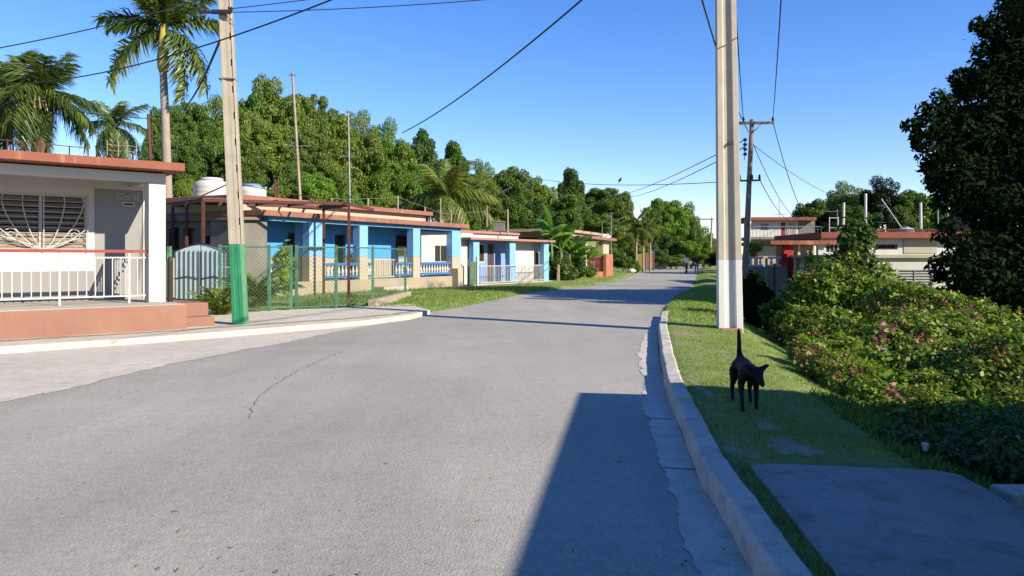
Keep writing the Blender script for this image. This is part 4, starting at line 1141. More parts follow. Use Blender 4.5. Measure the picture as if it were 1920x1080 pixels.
MB().lathe([(.10, 0), (.16, .18), (.18, .2), (.18, .25), (.14, .25)], (0, 0, 0), 14).build('pot', M['terracotta'], pot)
POT = pot
for px, yb, yt, m_, lab in ((1437, 532, 484, 'pole_pale_green', 'pale green post before the white balustrade'), (1452, 532, 494, 'rust', 'rusty post beside the pale green post')):
    y = 28.0; b_ = at(px, yb, y)
    tag(MB().tube([(0, 0, -.4), (0, 0, zof(yt, y) - b_.z)], .05, 8).build('gate_post', M[m_], loc=b_), lab, 'post')

# two storey house far behind
Y5 = 66.0
th = empty('two_storey_house', (rpos(1465, Y5), Y5, 0), 0, 'two storey white house with dark red roof edge far behind the wooden pole', 'house')
def xs_(px): return rpos(px, Y5) - rpos(1465, Y5)
zA, zB_, zC = zof(414, Y5), zof(445, Y5), -0.6
wall(xs_(1396), xs_(1496), zB_, zA, 0, .2, [(xs_(1426), xs_(1441), zof(432, Y5), zof(419, Y5)), (xs_(1464), xs_(1473), zB_, zof(417, Y5))]).build('wall', M['white'], th)
wall(xs_(1496), xs_(1528), zB_, zA, 0.0, .2, []).build('raw_wall', M['raw_block'], th)
wall(xs_(1400), xs_(1530), zC, zB_ - .2, 0.3, .5, [(xs_(1400), xs_(1412), 0, 2.1)]).build('lower_wall', M['cream'], th)
MB().box(xs_(1396), xs_(1535), -1.2, 6, zB_ - .2, zB_).build('balcony_slab', M['raw_block'], th)
MB().box(xs_(1394), xs_(1524), -0.8, 6, zA, zof(408, Y5)).build('roof', M['red_roof'], th, bevel=.015)
pane_window(th, xs_(1426), xs_(1441), zof(432, Y5), zof(419, Y5), .05, M['cream'], 2, M['glass'])
panel_door(th, xs_(1464) + .01, xs_(1473) - .01, zB_, zof(417, Y5), .06, M['red_wall'])
pane_window(th, xs_(1476), xs_(1492), zof(441, Y5), zof(417, Y5), -0.03, M['white_metal'], 3, M['cream_light'])
brl = MB()
brl.tube([(xs_(1404), -1.1, zB_ + .9), (xs_(1530), -1.1, zB_ + .9)], .03, 5)
for k in range(20): x = xs_(1404) + (xs_(1530) - xs_(1404)) * k / 19; brl.tube([(x, -1.1, zB_), (x, -1.1, zB_ + .9)], .018, 4)
brl.build('balcony_railing', M['grey_metal'], th)
mast('aerial_mast', 1461, 375, 409, Y5 + 2, 0.03, M['grey_metal'], 'thin grey aerial mast on the two storey house', 'mast', ((0.2, 0.6),))
cp = empty('lean_to', (rpos(1430, 44), 44, 0), 0, 'grey lean-to roof on thin posts behind the balustrade', 'shelter')
MB().hexa([(-1.0, 0, zof(461, 44)), (1.6, 0, zof(457, 44)), (1.6, 3, zof(452, 44)), (-1.0, 3, zof(456, 44)), (-1.0, 0, zof(461, 44) + .07), (1.6, 0, zof(457, 44) + .07), (1.6, 3, zof(452, 44) + .07), (-1.0, 3, zof(456, 44) + .07)]).build('roof_sheet', M['raw_block'], cp)
for x in (-0.3, 1.3): MB().tube([(x, 0.1, -1), (x, .1, zof(460, 44))], .05, 6).build('post', M['cream_light'], cp)

# neighbouring house beside the driveway; its shade falls across the road
nh = empty('corner_house', (5.2, 5.2, -0.6), radians(-9), 'flat roofed house beside the driveway whose shade crosses the road', 'house')
HN = 3.62
wall(0, 7, 0, HN - .15, -9.0, -8.8, []).build('wall', M['white'], nh)
MB().box(0, 7, -0.2, 0, 0, HN - .15).build('wall', M['white'], nh)
MB().box(0.0, 0.2, -8.8, -0.2, 0, HN - .15).build('wall', M['white'], nh)
MB().box(6.8, 7, -8.8, -0.2, 0, HN - .15).build('wall', M['white'], nh)
MB().box(0.0, 7.05, -9.2, 0.0, HN - .15, HN).build('roof', M['terracotta'], nh, bevel=.012)
for y0_ in (-2.6, -6.0):
    w2 = MB(); w2.box(-0.05, -0.002, y0_ - 0.7, y0_ + .7, 1.2, 2.5); w2o = w2.build('window', M['white_metal'], nh)
    MB().box(-0.07, -0.052, y0_ - .62, y0_ + .62, 1.28, 2.42).build('pane', M['glass'], w2o)
# ================================================================== poles and wires
def i_pole(name, base, top, w0, w1, d0, d1, bands, label, face, web=0.30):
    """tapered concrete pole of I section; face = direction of the wide face normal (angle about z)"""
    b = Vector(base); t = Vector(top)
    r = empty(name, b, 0, label, 'utility pole')
    def sect(z):
        f = z / (t.z - b.z); w = w0 + (w1 - w0) * f; d = d0 + (d1 - d0) * f
        fl, wb = w * 0.27, d * web
        hw, hd = w / 2, d / 2
        pts = [(-hw, -hd), (-hw + fl, -hd), (-hw + fl + .02, -wb), (hw - fl - .02, -wb), (hw - fl, -hd), (hw, -hd), (hw, hd), (hw - fl, hd), (hw - fl - .02, wb), (-hw + fl + .02, wb), (-hw + fl, hd), (-hw, hd)]
        off = (t - b) * f; c, s = cos(face), sin(face)
        return [(x * c - y * s + off.x, x * s + y * c + off.y, z) for x, y in pts]
    for z0, z1, m in bands:
        n = max(1, int((z1 - z0) / 0.8)); mb = MB(); vs = []; fs = []
        for k in range(n + 1): vs += sect(z0 + (z1 - z0) * k / n)
        for k in range(n):
            for j in range(12): fs.append((k * 12 + j, k * 12 + (j + 1) % 12, (k + 1) * 12 + (j + 1) % 12, (k + 1) * 12 + j))
        fs.append(tuple(reversed(range(12)))); fs.append(tuple(n * 12 + j for j in range(12)))
        mb.add(vs, fs).build('shaft' if m in (M['pole_concrete'], M['pole_pale']) else 'painted_base', m, r, bevel=0.008)
    return r

RPb = Vector((4.32, 14.8, gh(4.32, 14.8) - 0.3)); RPt = Vector((4.20, 14.8, 8.9))
zw = zof(487, 14.8) - RPb.z
rp_ = i_pole('utility_pole', RPb, RPt, 0.47, 0.335, 0.34, 0.24, [(0, zw, M['pole_white']), (zw, RPt.z - RPb.z, M['pole_pale'])], 'concrete I-section pole with whitewashed base on the grass verge', radians(-8))
MB().lathe([(0.025, 0), (0.025, 0.5), (0.01, .52)], (0, 0, 0), 8).build('conduit', M['wire'], rp_, loc=(-0.24, 0.0, 6.9))
cb = MB(); cb.tube([(-0.235, -0.02, 5.9), (-0.25, -0.03, 7.4), (-0.2, -0.03, 8.9)], 0.02, 6); cb.build('cable_drop', M['wire'], rp_)
mb = MB(); mb.lathe([(0.03, -.05), (0.03, .05)], (0, 0, 0), 8)
o = mb.build('bolt', M['black_metal'], rp_, loc=(-0.05, -0.12, zof(271, 14.8) - RPb.z)); o.rotation_euler = (pi / 2, 0, 0)
mb = MB(); mb.box(-0.26, 0.16, -0.16, 0.1, 0, 0.12)
# brick chips round the foot
o = mb.build('rubble_footing', M['plinth'], rp_, bevel=.03, loc=(0.02, -0.1, 0.22))

LPb = Vector((gp(447, 609, 0.1)[0], gp(447, 609, 0.1)[1], 0.0)); LPt = at(409, -60, LPb.y); LPt.x = at(415, -60, LPb.y).x
zg = zof(458, LPb.y); zg2 = zof(553, LPb.y)
lp_ = i_pole('utility_pole', LPb, LPt, 0.235, 0.18, 0.24, 0.19, [(0, zg, M['pole_green']), (zg, LPt.z, M['pole_concrete'])], 'leaning concrete pole painted green at its base by the kerb', radians(20), 0.47)
# perforated side rib
def lpx(z): return (LPt - LPb) * (z / LPt.z)
rib = MB(); hz = []
zz = 0.0
ang = radians(20)
for z0, z1 in ((0.0, zg),):
    rib.hexa([Vector((p[0], p[1], 0)) + lpx(z) * 1.0 for z in (0.0, zg) for p in ((0.09, -0.06), (0.20, -0.01), (0.19, 0.10), (0.08, 0.10))])
rib.build('painted_rib', M['pole_pale_green'], lp_, bevel=.006)
rb2 = MB()
def ribseg(z0, z1, xa, xb_, ya, yb):
    k0, k1 = 1 - 0.016 * z0, 1 - 0.016 * z1; P = []
    for z, k in ((z0, k0), (z1, k1)):
        q = lpx(z)
        for a, b in ((xa * k, ya), (xb_ * k, ya + .03), (xb_ * k, yb), (xa * k, yb)): P.append((a + q.x, b + q.y, z))
    return P
z = zg + 0.001
rb2.hexa(ribseg(z, LPt.z, .07, .195, 0.05, 0.09))                # back of the rib
rb2.hexa(ribseg(z, LPt.z, .168, .196, -0.04, 0.049))             # outer flange
while z < LPt.z - 0.6:
    rb2.hexa(ribseg(z, z + 0.40, .07, .1675, -0.05, 0.049)); z += 0.55
rb2.build('perforated_rib', M['pole_concrete'], lp_)
zb = zof(29, LPb.y); pb = lpx(zb)
br_ = MB(); br_.bar((pb.x - 0.42, -0.2, zb), (pb.x + 0.24, -0.2, zb + 0.01), 0.05); br_.tube([(pb.x - .18, -.17, zb + .02), (pb.x + .2, -.17, zb + .02)], .05, 8)
bo = br_.build('bracket', M['black_metal'], lp_)
for dx in (-0.40, -0.30, 0.24):
    MB().lathe([(0.02, 0), (.035, .02), (.02, .04), (.035, .06), (.012, .09)], (0, 0, 0), 10).build('insulator', M['ceramic'], bo, loc=(pb.x + dx, -0.2, zb + 0.025))
zz = zof(150, LPb.y); q = lpx(zz)
bn = MB().box(-0.14, 0.185, -0.14, 0.12, 0, 0.022).build('steel_band', M['grey_metal'], lp_, loc=(q.x, q.y, zz)); bn.rotation_euler = (0, 0, radians(6))

# wooden pole with crossarms
WY = 30.0
wb, wt = at(1393, 500, WY), at(1410, 224, WY)
wb.z = -1.0
wp = empty('wooden_pole', wb, 0, 'leaning wooden power pole with crossarm beyond the whitewashed pole', 'utility pole')
MB().tube([(0, 0, 0), (wt - wb) * 0.5, wt - wb], 0.14, 12, 0.085).build('shaft', M['grey_wood'], wp)
q = wt - wb
def arm(px0, px1, py, parent, y=WY, th=0.10, ins=()):
    a, b = at(px0, py, y - 0.15) - parent.location, at(px1, py - 1, y - 0.15) - parent.location
    o = MB().bar(a, b, th).build('crossarm', M['wood'], parent)
    for px in ins:
        p = at(px, py, y - 0.15) - parent.location
        MB().lathe([(0.02, 0.03), (.06, .06), (.035, .1), (.06, .14), (.035, .18), (.05, .22), (.01, .26)], (0, 0, 0), 10).build('insulator', M['ceramic'], o, loc=p)
    return o
arm(1384, 1451, 231, wp, ins=(1394, 1449))
arm(1385, 1426, 339, wp, th=0.07, ins=(1387, 1410, 1424))
br_ = MB(); p1, p2 = at(1396, 233, WY - .2) - wb, at(1407, 252, WY - .15) - wb; br_.bar(p1, p2, .04)
p1, p2 = at(1428, 232, WY - .2) - wb, at(1410, 250, WY - .15) - wb; br_.bar(p1, p2, .04)
br_.build('brace', M['grey_metal'], wp)
si = MB()
for k in range(4): p = at(1397, 262 + k * 9, WY - .1) - wb; si.lathe([(.02, -.07), (.08, -.03), (.08, .03), (.02, .07)], p, 10)
si.tube([at(1397, 258, WY - .1) - wb, at(1396, 300, WY - .1) - wb], .015, 5); si.build('insulator_string', M['ceramic'], wp)
w2b, w2t = at(1402, 500, 36), at(1404, 330, 36); w2b.z = -1
w2 = empty('wooden_pole', w2b, 0, 'shorter dark wooden pole standing close behind the leaning crossarm pole', 'utility pole')
MB().tube([(0, 0, 0), w2t - w2b], 0.14, 10, 0.10).build('shaft', M['grey_wood'], w2)
si = MB().lathe([(.03, -.1), (.12, -.05), (.14, .08), (.05, .16)], at(1403, 419, 35.8) - w2b, 12); si.build('lamp_head', M['white'], w2)
fb, ft = at(1331, 480, 105), at(1335, 408, 105)
fp = empty('wooden_pole', fb - Vector((0, 0, .8)), 0, 'distant thin pole with crossarm beyond the two walkers', 'utility pole')
MB().tube([(0, 0, 0), ft - fb + Vector((0, 0, .8))], .17, 8, .12).build('shaft', M['pale_wood'], fp)
a_ = MB().bar(at(1310, 411, 105) - fp.location, at(1338, 411, 105) - fp.location, .16).build('crossarm', M['wood'], fp)

def wire(name, a, b, sag, r, label, grp=None, n=24, mat='wire'):
    a = Vector(a); b = Vector(b)
    pts = [a.lerp(b, k / n) - Vector((0, 0, 4 * sag * (k / n) * (1 - k / n))) for k in range(n + 1)]
    o = pts[0].copy()
    return tag(MB().tube([p - o for p in pts], r, 5).build(name, M[mat], loc=o), label, 'cable', grp)
LA = LPb + pb + Vector((0.1, -0.2, zb - 0.0))
RA = Vector((4.2, 14.7, 7.1))
wire('overhead_cable', at(-220, 125, 13), LPb + Vector((pb.x - .40, -.2, zb + .25)), 0.12, 0.012, 'upper cable crossing the sky towards the tall royal palm and green based pole')
wire('overhead_cable', LPb + Vector((pb.x + .2, -.2, zb)), Vector((4.05, 14.75, 7.1)), 0.15, 0.010, 'nearly level thin cable from the green based pole across the street')
wire('overhead_cable', LPb + Vector((pb.x + .2, -.2, zb + .07)), Vector((4.05, 14.75, 7.95)), 0.12, 0.010, 'steeper thin cable rising from the green based pole bracket')
wire('overhead_cable', at(60, 156, 21), at(900, -120, 11), 0.40, 0.016, 'thick black cable passing in front of the royal palm trunk')
wire('overhead_cable', at(754, 249, 46), Vector((4.1, 14.75, 9.0)), 0.5, 0.030, 'thick dark cable rising from the wooded hill across the open sky')
wire('service_cable', LPb + Vector((pb.x - .05, 0, zof(70, LPb.y))), at(351, 197, 26), 0.15, 0.028, 'slack service cable dropping from the green based pole to the trees')
wire('overhead_cable', at(120, 204, 17), at(280, 222, 17), 0.04, 0.010, 'low cable between the two smaller palms and the rusty pipe')
wire('overhead_cable', at(1393, 226, WY - .15), at(1225, -330, 7), 0.35, 0.016, 'power line to the crossarm passing left of the whitewashed pole', 'power lines to the crossarm')
wire('overhead_cable', at(1394, 226, WY - .15), at(1362, -260, 12), 0.2, 0.016, 'power line to the crossarm hugging the edge of the whitewashed pole', 'power lines to the crossarm')
wire('overhead_cable', at(1449, 224, WY - .15), at(1480, -260, 9), 0.25, 0.014, 'power line running up from the outer end of the crossarm', 'power lines to the crossarm')
wire('overhead_cable', at(1150, 368, 92), at(1397, 262, WY), 0.4, 0.022, 'upper of the paired lines from the far trees to the wooden pole')
wire('overhead_cable', at(1162, 372, 95), at(1397, 275, WY), 0.5, 0.022, 'lower of the paired lines from the far trees to the wooden pole')
BW = (at(1000, 334, 60), at(1397, 338, WY))
wire('overhead_cable', BW[0], BW[1], 0.35, 0.017, 'level line below the bird running to the lower crossarm')
wire('overhead_cable', at(1449, 228, WY), at(1545, 425, 50), 1.6, 0.016, 'line drooping from the outer crossarm to the red roof house')
wire('overhead_cable', at(1412, 270, WY), at(1510, 410, 60), 1.0, 0.016, 'inner line drooping from the wooden pole to the two storey house')
wire('overhead_cable', at(1424, 336, WY), at(1490, 412, 62), .6, .016, 'short line from the lower crossarm to the two storey house')
wire('overhead_cable', at(1410, 270, WY), at(1590, 372, 75), .5, 0.014, 'faint line from the wooden pole to the trees behind the red roof')

# small black bird flying over the level line
bd = Vector(at(1163, 337, 40))
sk = MB(); sk.lathe([(0.004, -.14), (.028, -.12), (.03, -.09), (.055, -.02), (.05, .05), (.022, .1), (.012, .17), (.03, .22)], (0, 0, 0), 10)
bird = sk.build('bird', M['dog_fur'], None, smooth=True, loc=bd); bird.rotation_euler = (0, radians(205), 0)
wg_ = MB()
for s in (-1, 1): wg_.add([(0.0, s * .04, -.06), (0, s * .04, .05), (.02, s * .22, .10), (.06, s * .30, .02), (.02, s * .2, -.04), (0.012, s * .04, -.06), (.012, s * .04, .05), (.032, s * .22, .10), (.072, s * .30, .02), (.032, s * .2, -.04)], [(0, 1, 2, 3, 4), (9, 8, 7, 6, 5), (0, 1, 6, 5), (1, 2, 7, 6), (2, 3, 8, 7), (3, 4, 9, 8), (4, 0, 5, 9)])
wg_.build('wing', M['dog_fur'], bird)
tag(bird, 'small black bird in flight above the level line', 'bird')

# ================================================================== foliage
def leaf_cloud(name, lobes, n, size, seed, mats, stretch=1.9, keep=0.72, frac_in=0.25, up=0.35, thin=0):
    """many small leaf blades spread through overlapping lobes (cx,cy,cz,rx,ry,rz)"""
    rg = np.random.default_rng(seed)
    Lb = np.array(lobes, float); w = (Lb[:, 3] * Lb[:, 4] + Lb[:, 4] * Lb[:, 5] + Lb[:, 3] * Lb[:, 5]); w = w * np.where(Lb[:, 3] < thin, .5, 1); w /= w.sum()
    ii = rg.choice(len(Lb), int(n * 1.7), p=w); c = Lb[ii, :3]; r = Lb[ii, 3:]
    d = rg.normal(size=(len(ii), 3)); d /= np.linalg.norm(d, axis=1, keepdims=True)
    rad = np.where(rg.random(len(ii)) < frac_in, rg.uniform(0.45, 0.85, len(ii)), np.clip(rg.normal(0.97, 0.085, len(ii)), 0.8, 1.22))
    # ragged surface: twigs reach out by direction
    rad *= 1 + 0.13 * np.sin(5.1 * d[:, 0] + 3 * ii) * np.sin(4.3 * d[:, 1] + 2 * ii) + 0.07 * np.sin(11 * d[:, 2] + 7 * d[:, 0] + ii)
    p = c + d * r * rad[:, None]
    # drop most leaves buried in another lobe
    inside = np.zeros(len(p), int)
    for k in range(len(Lb)):
        q = (p - Lb[k, :3]) / Lb[k, 3:]
        inside += ((q ** 2).sum(1) < keep ** 2) & (ii != k)
    sel = np.where((inside == 0) | (rg.random(len(p)) < 0.12))[0][:n]
    p = p[sel]; d = d[sel]; m = len(p)
    nrm = d * 0.7 + rg.normal(size=(m, 3)) * 0.55 + np.array([0, 0, up]); nrm /= np.linalg.norm(nrm, axis=1, keepdims=True)
    t = np.cross(nrm, rg.normal(size=(m, 3))); t /= np.linalg.norm(t, axis=1, keepdims=True) + 1e-9
    b = np.cross(nrm, t)
    s = size * rg.uniform(0.6, 1.35, m)[:, None]
    a0 = p - t * s * stretch / 2; a2 = p + t * s * stretch / 2
    fold = nrm * s * 0.12
    a1 = p + b * s / 2 + fold + t * s * 0.1; a3 = p - b * s / 2 + fold + t * s * 0.1
    V_ = np.stack([a0, a1, a2, a3], 1).reshape(-1, 3)
    F_ = np.arange(4 * m).reshape(-1, 4)
    return fast_mesh(name, V_, F_, mats)

def crown_lobes(seed, n=22, flat=1.0, core=0.6):
    rr = random.Random(seed); L_ = [(0, 0, -0.05, core, core, core * 0.95)]
    for k in range(n):
        th = rr.uniform(0, 2 * pi); ph = math.acos(rr.uniform(-0.75, 1.0)); R = rr.uniform(0.45, 0.9)
        s = rr.uniform(0.09, 0.27)
        L_.append((R * sin(ph) * cos(th), R * sin(ph) * sin(th), R * cos(ph) * flat, s, s * rr.uniform(.85, 1.1), s * rr.uniform(0.65, 0.95)))
    return L_
def lobes_kind(seed, n, kind):
    L_ = crown_lobes(seed, n)
    if kind == 'umbrella': L_ = [(x * 1.05, y * 1.05, z * .75 + .2, a, b, c * .7) for x, y, z, a, b, c in L_]
    if kind == 'cone': L_ = [(x * (1.05 - .45 * (z + 1) / 2), y * (1.05 - .45 * (z + 1) / 2), z, a * .9, b * .9, c * 1.2) for x, y, z, a, b, c in L_]
    return L_
# kinds of tree differ in crown form and in leaf size and shape
CROWN = [leaf_cloud('crown', lobes_kind(11 + k, 75, kd), n, lf, k, [M['leaf_mid']], st) for k, (kd, n, lf, st) in enumerate((('round', 26000, .038, 1.9), ('umbrella', 30000, .030, 2.8), ('round', 19000, .050, 1.4), ('cone', 26000, .036, 2.2), ('round', 34000, .028, 1.8)))]
FINE = [leaf_cloud('crown', lobes_kind(31 + k, 85, kd), n, lf, 40 + k, [M['leaf_mid']], st, up=.2) for k, (kd, n, lf, st) in enumerate((('round', 36000, .031, 1.9), ('umbrella', 40000, .026, 2.6), ('cone', 30000, .034, 1.7)))]

def make_trunk(h, r, seed, parent, mat='bark', limbs=4):
    rr = random.Random(seed); mb = MB()
    pts = [Vector((0, 0, -0.3))]
    for k in range(1, 6): pts.append(Vector((rr.uniform(-.12, .12) * k * .3, rr.uniform(-.12, .12) * k * .3, h * k / 5)))
    mb.tube(pts, [r * 1.25, r, r * .9, r * .8, r * .65, r * .4], 9)
    for k in range(limbs):
        p = pts[3].lerp(pts[5], rr.uniform(0, .8)); th = 2 * pi * k / limbs + rr.uniform(-.4, .4); ln = h * rr.uniform(.3, .45)
        mb.tube([p, p + Vector((cos(th) * ln * .5, sin(th) * ln * .5, ln * .45)), p + Vector((cos(th) * ln, sin(th) * ln, ln * .7))], [r * .45, r * .3, r * .12], 7)
    return mb.build('trunk', M[mat], parent, smooth=True)

def tree(px, top, y, rpx, mat, label, var=None, squash=1.0, group=None, name='broadleaf_tree', seed=None, bottom=None, fine=False):
    seed = seed if seed is not None else int(px * 7 + top)
    rr = random.Random(seed)
    x = (px - 960) / F * y; zb = gh(x, y); zt = zof(top, y); r = rpx * y / F
    hgt = max(1.5, zt - zb)
    ch = min(hgt * 0.93, max(hgt * 0.62, r * 1.7 * squash))
    if group == G2: ch = hgt * (1.0 if hgt < 6 else 0.97)
    if bottom is not None: ch = zt - zof(bottom, y)
    t = empty(name, (x, y, zb), 0, label, 'tree' if name != 'shrub' else 'shrub', group)
    make_trunk(max(.4, hgt - ch * 0.55), max(.05, min(.28, r * .07)), seed, t)
    me_ = (FINE if fine else CROWN)[(seed if var is None else var) % (3 if fine else 5)]
    c = obj('crown', me_, t, (0, 0, hgt - ch * 0.49))
    c.scale = (r, r * rr.uniform(.9, 1.1), ch / 2); c.rotation_euler = (0, 0, rr.uniform(0, 6.28))
    c.material_slots[0].link = 'OBJECT'; c.material_slots[0].material = M[mat]
    return t
G1 = 'trees on the wooded hill'; G2 = 'far trees closing the road'; G3 = 'trees behind the red roof house'
TREES = [
 # skyline, hill behind the houses
 (300, 194, 47, 42, 'leaf_dark', 'dark tree just past the royal palm trunk on the skyline', G1),
 (352, 186, 50, 48, 'leaf_mid', 'dense green tree on the skyline between royal palm and green based pole', G1),
 (410, 184, 53, 52, 'leaf_mid', 'tall tree crown hidden behind the green based pole', G1),
 (462, 168, 55, 50, 'leaf_mid', 'tall tree crown emerging just past the green based pole', G1),
 (520, 145, 57, 62, 'leaf_olive', 'highest olive green tree on the hill behind the pale mast', G1),
 (582, 162, 58, 48, 'leaf_olive', 'olive tree on the skyline just past the pale mast tip', G1),
 (628, 200, 59, 46, 'leaf_mid', 'tree on the falling skyline before the thin grey mast', G1),
 (676, 212, 61, 50, 'leaf_olive', 'olive tree on the skyline behind the thin grey mast', G1),
 (722, 230, 62, 44, 'leaf_bright', 'bright tree on the skyline under the foot of the thick cable', G1),
 (787, 241, 64, 46, 'leaf_dark', 'smooth dark dome shaped tree where the thick cable ends', G1),
 (850, 268, 66, 46, 'leaf_mid', 'tree crown behind the top fronds of the coconut palm', G1),
 (905, 304, 69, 40, 'leaf_mid', 'tree crown on the skyline just past the coconut palm', G1),
 (955, 307, 74, 46, 'leaf_dark', 'dark rounded tree on the skyline above the white and blue house', G1),
 (1010, 330, 80, 36, 'leaf_mid', 'smaller tree in the dip of the skyline above the wire post', G1),
 (1070, 318, 86, 38, 'leaf_dark', 'dark tall tree on the skyline above the banana plants', G1),
 (1128, 345, 92, 48, 'leaf_dark', 'wide dark tree on the skyline above the peach house', G1),
 (1168, 362, 98, 30, 'leaf_mid', 'tree at the end of the dark skyline row', G1),
 (550, 190, 54, 44, 'leaf_mid', 'green tree filling the slope between the two masts near the skyline', G1),
 (695, 250, 58, 40, 'leaf_olive', 'olive tree just under the skyline past the thin grey mast', G1),
 (750, 262, 60, 40, 'leaf_mid', 'green tree just under the skyline before the dome shaped tree', G1),
 (825, 300, 62, 36, 'leaf_mid', 'green tree above the coconut palm heart', G1),
 (482, 215, 52, 44, 'leaf_olive', 'olive tree just under the skyline before the pale mast', G1),
 (610, 300, 48, 46, 'leaf_mid', 'green tree halfway down the slope between the two masts', G1),
 (545, 300, 46, 44, 'leaf_mid', 'green tree halfway down the slope behind the pale mast', G1),
 (870, 380, 56, 36, 'leaf_mid', 'green tree low on the slope past the coconut trunk', G1),
 (882, 398, 58, 32, 'leaf_dark', 'dark tree just above the first wire post past the coconut palm', G1),
 (915, 388, 61, 36, 'leaf_mid', 'green tree above the cistern of the white and blue house', G1),
 (945, 398, 64, 32, 'leaf_dark', 'dark tree just behind the pale post on the white and blue house', G1),
 # second rank on the slope
 (330, 262, 42, 56, 'leaf_dark', 'dark leafy tree above the annex roof beside the palm trunk', G1),
 (395, 250, 45, 50, 'leaf_mid', 'leafy tree above the white tanks', G1),
 (450, 262, 44, 50, 'leaf_dark', 'shaded tree between the tanks and the pale mast', G1),
 (505, 222, 49, 58, 'leaf_mid', 'broad tree on the slope behind the pale mast', G1),
 (572, 236, 50, 52, 'leaf_olive', 'olive tree on the slope between the two masts', G1),
 (634, 262, 53, 54, 'leaf_olive', 'olive tree on the slope behind the thin grey mast', G1),
 (700, 285, 54, 52, 'leaf_mid', 'round tree on the slope above the middle wire post', G1),
 (752, 292, 57, 48, 'leaf_bright', 'bright tree on the slope under the dome shaped tree', G1),
 (800, 305, 60, 46, 'leaf_dark', 'dark tree in the shade behind the coconut palm', G1),
 (898, 345, 58, 44, 'leaf_dark', 'dark tree behind the drooping coconut fronds', G1),
 (955, 362, 62, 44, 'leaf_mid', 'leafy tree behind the pale wire post', G1),
 (1005, 378, 68, 42, 'leaf_dark', 'dark leafy tree behind the tall banana leaf', G1),
 (1062, 366, 76, 46, 'leaf_mid', 'leafy tree above the flat peach roof', G1),
 (1120, 396, 80, 42, 'leaf_mid', 'leafy tree behind the two masts of the peach house', G1),
 (1172, 420, 86, 34, 'leaf_olive', 'sunlit olive tree among the slender palms', G1),
 # low, bright growth right behind the roofs
 (585, 322, 42, 52, 'leaf_bright', 'bright green bushy tree right behind the blue roof and pale mast', G1),
 (520, 345, 41, 36, 'leaf_mid', 'low bushy tree beside the rusty stub posts', G1),
 (655, 352, 44, 44, 'leaf_bright', 'bright bushy tree behind the foot of the thin grey mast', G1),
 (712, 352, 47, 42, 'leaf_mid', 'low leafy tree behind the wooden wire posts', G1),
 (770, 372, 49, 34, 'leaf_dark', 'low dark tree at the far end of the blue roof', G1),
 (985, 410, 58, 38, 'leaf_dark', 'low dark tree right behind the white and blue house', G1),
 (1040, 425, 60, 34, 'leaf_dark', 'low dark tree between white house and peach roof', G1),
 (350, 330, 38, 34, 'leaf_mid', 'low leafy tree left of the white tanks', G1),
 # closing the road
 (1250, 361, 108, 46, 'leaf_bright', 'tall bright tree closing the far end of the road', G2),
 (1285, 384, 112, 34, 'leaf_mid', 'rounded shoulder of green joining the tall bright tree', G2),
 (1222, 388, 104, 26, 'leaf_dark', 'dark tree on the shaded side of the tall bright tree', G2),
 (1318, 428, 122, 28, 'leaf_mid', 'low tree beside the distant crossarm pole', G2),
 (1352, 436, 128, 30, 'leaf_dark', 'low dark tree hidden behind the whitewashed pole', G2),
 (1196, 440, 90, 26, 'leaf_olive', 'olive bush behind the yellow gate', G2),
 (1258, 442, 100, 30, 'leaf_dark', 'dark bush right of the shed at the road end', G2),
 (1290, 446, 98, 26, 'leaf_bright', 'bright green bush behind the two walkers', G2),
 (1238, 466, 92, 22, 'leaf_dark', 'low dark bush at the road edge before the shed', G2),
 (1268, 476, 96, 22, 'leaf_lime', 'low lime green bush at the bend of the road', G2),
 (1320, 462, 100, 22, 'leaf_mid', 'leafy bush right of the two walkers', G2),
 (1168, 474, 74, 18, 'leaf_mid', 'rounded green bush beside the peach house gate pier', G2),
 (1152, 456, 80, 22, 'leaf_mid', 'leafy bush right behind the corner mast of the peach house', G2),
 (1332, 474, 108, 26, 'leaf_dark', 'dark bush at the outer road edge beyond the two walkers', G2),
 (1348, 480, 96, 24, 'leaf_black', 'blackish bush on the verge just before the whitewashed pole', G2),
 (1210, 425, 118, 34, 'leaf_dark', 'dark tree filling the gap behind the slender palms', G2),
 (1300, 440, 132, 46, 'leaf_mid', 'wide green tree behind the two walkers', G2),
 (1345, 452, 140, 40, 'leaf_mid', 'green tree behind the distant crossarm pole', G2),
 (1180, 440, 104, 36, 'leaf_dark', 'dark tree behind the yellow gate', G2),
 (1240, 450, 120, 40, 'leaf_mid', 'green tree behind the small shed', G2),
 # behind the houses on the right
 (1520, 372, 74, 34, 'leaf_dark', 'dark tree at the near end above the two storey house', G3),
 (1582, 345, 76, 44, 'leaf_mid', 'rounded sunlit tree behind the first white roof poles', G3),
 (1655, 334, 72, 48, 'leaf_black', 'tall dark tree behind the tallest white pole', G3),
 (1720, 352, 70, 46, 'leaf_mid', 'mid green tree behind the leaning pipe', G3),
 (1775, 370, 70, 44, 'leaf_bright', 'sunlit tree just beside the big dark tree', G3),
 (1840, 350, 68, 50, 'leaf_dark', 'dark tree glimpsed behind the big dark tree', G3),
 (1610, 385, 66, 40, 'leaf_dark', 'low dark tree right behind the red roof rail', G3),
 (1690, 388, 64, 40, 'leaf_dark', 'low dark tree behind the squat white tank', G3),
 (1548, 396, 72, 34, 'leaf_black', 'low black green tree beside the two storey house', G3),
]
for (px, top, y, rpx, mt, lab, gr) in TREES:
    tree(px, top, y, rpx, mt, lab, group=gr, fine=(y < 52))
# dark bush behind the whitewashed pole at the road's far edge
tree(1352, 468, 82, 26, 'leaf_black', 'dark hedge bush at the road side behind the whitewashed pole', name='shrub', group=None)

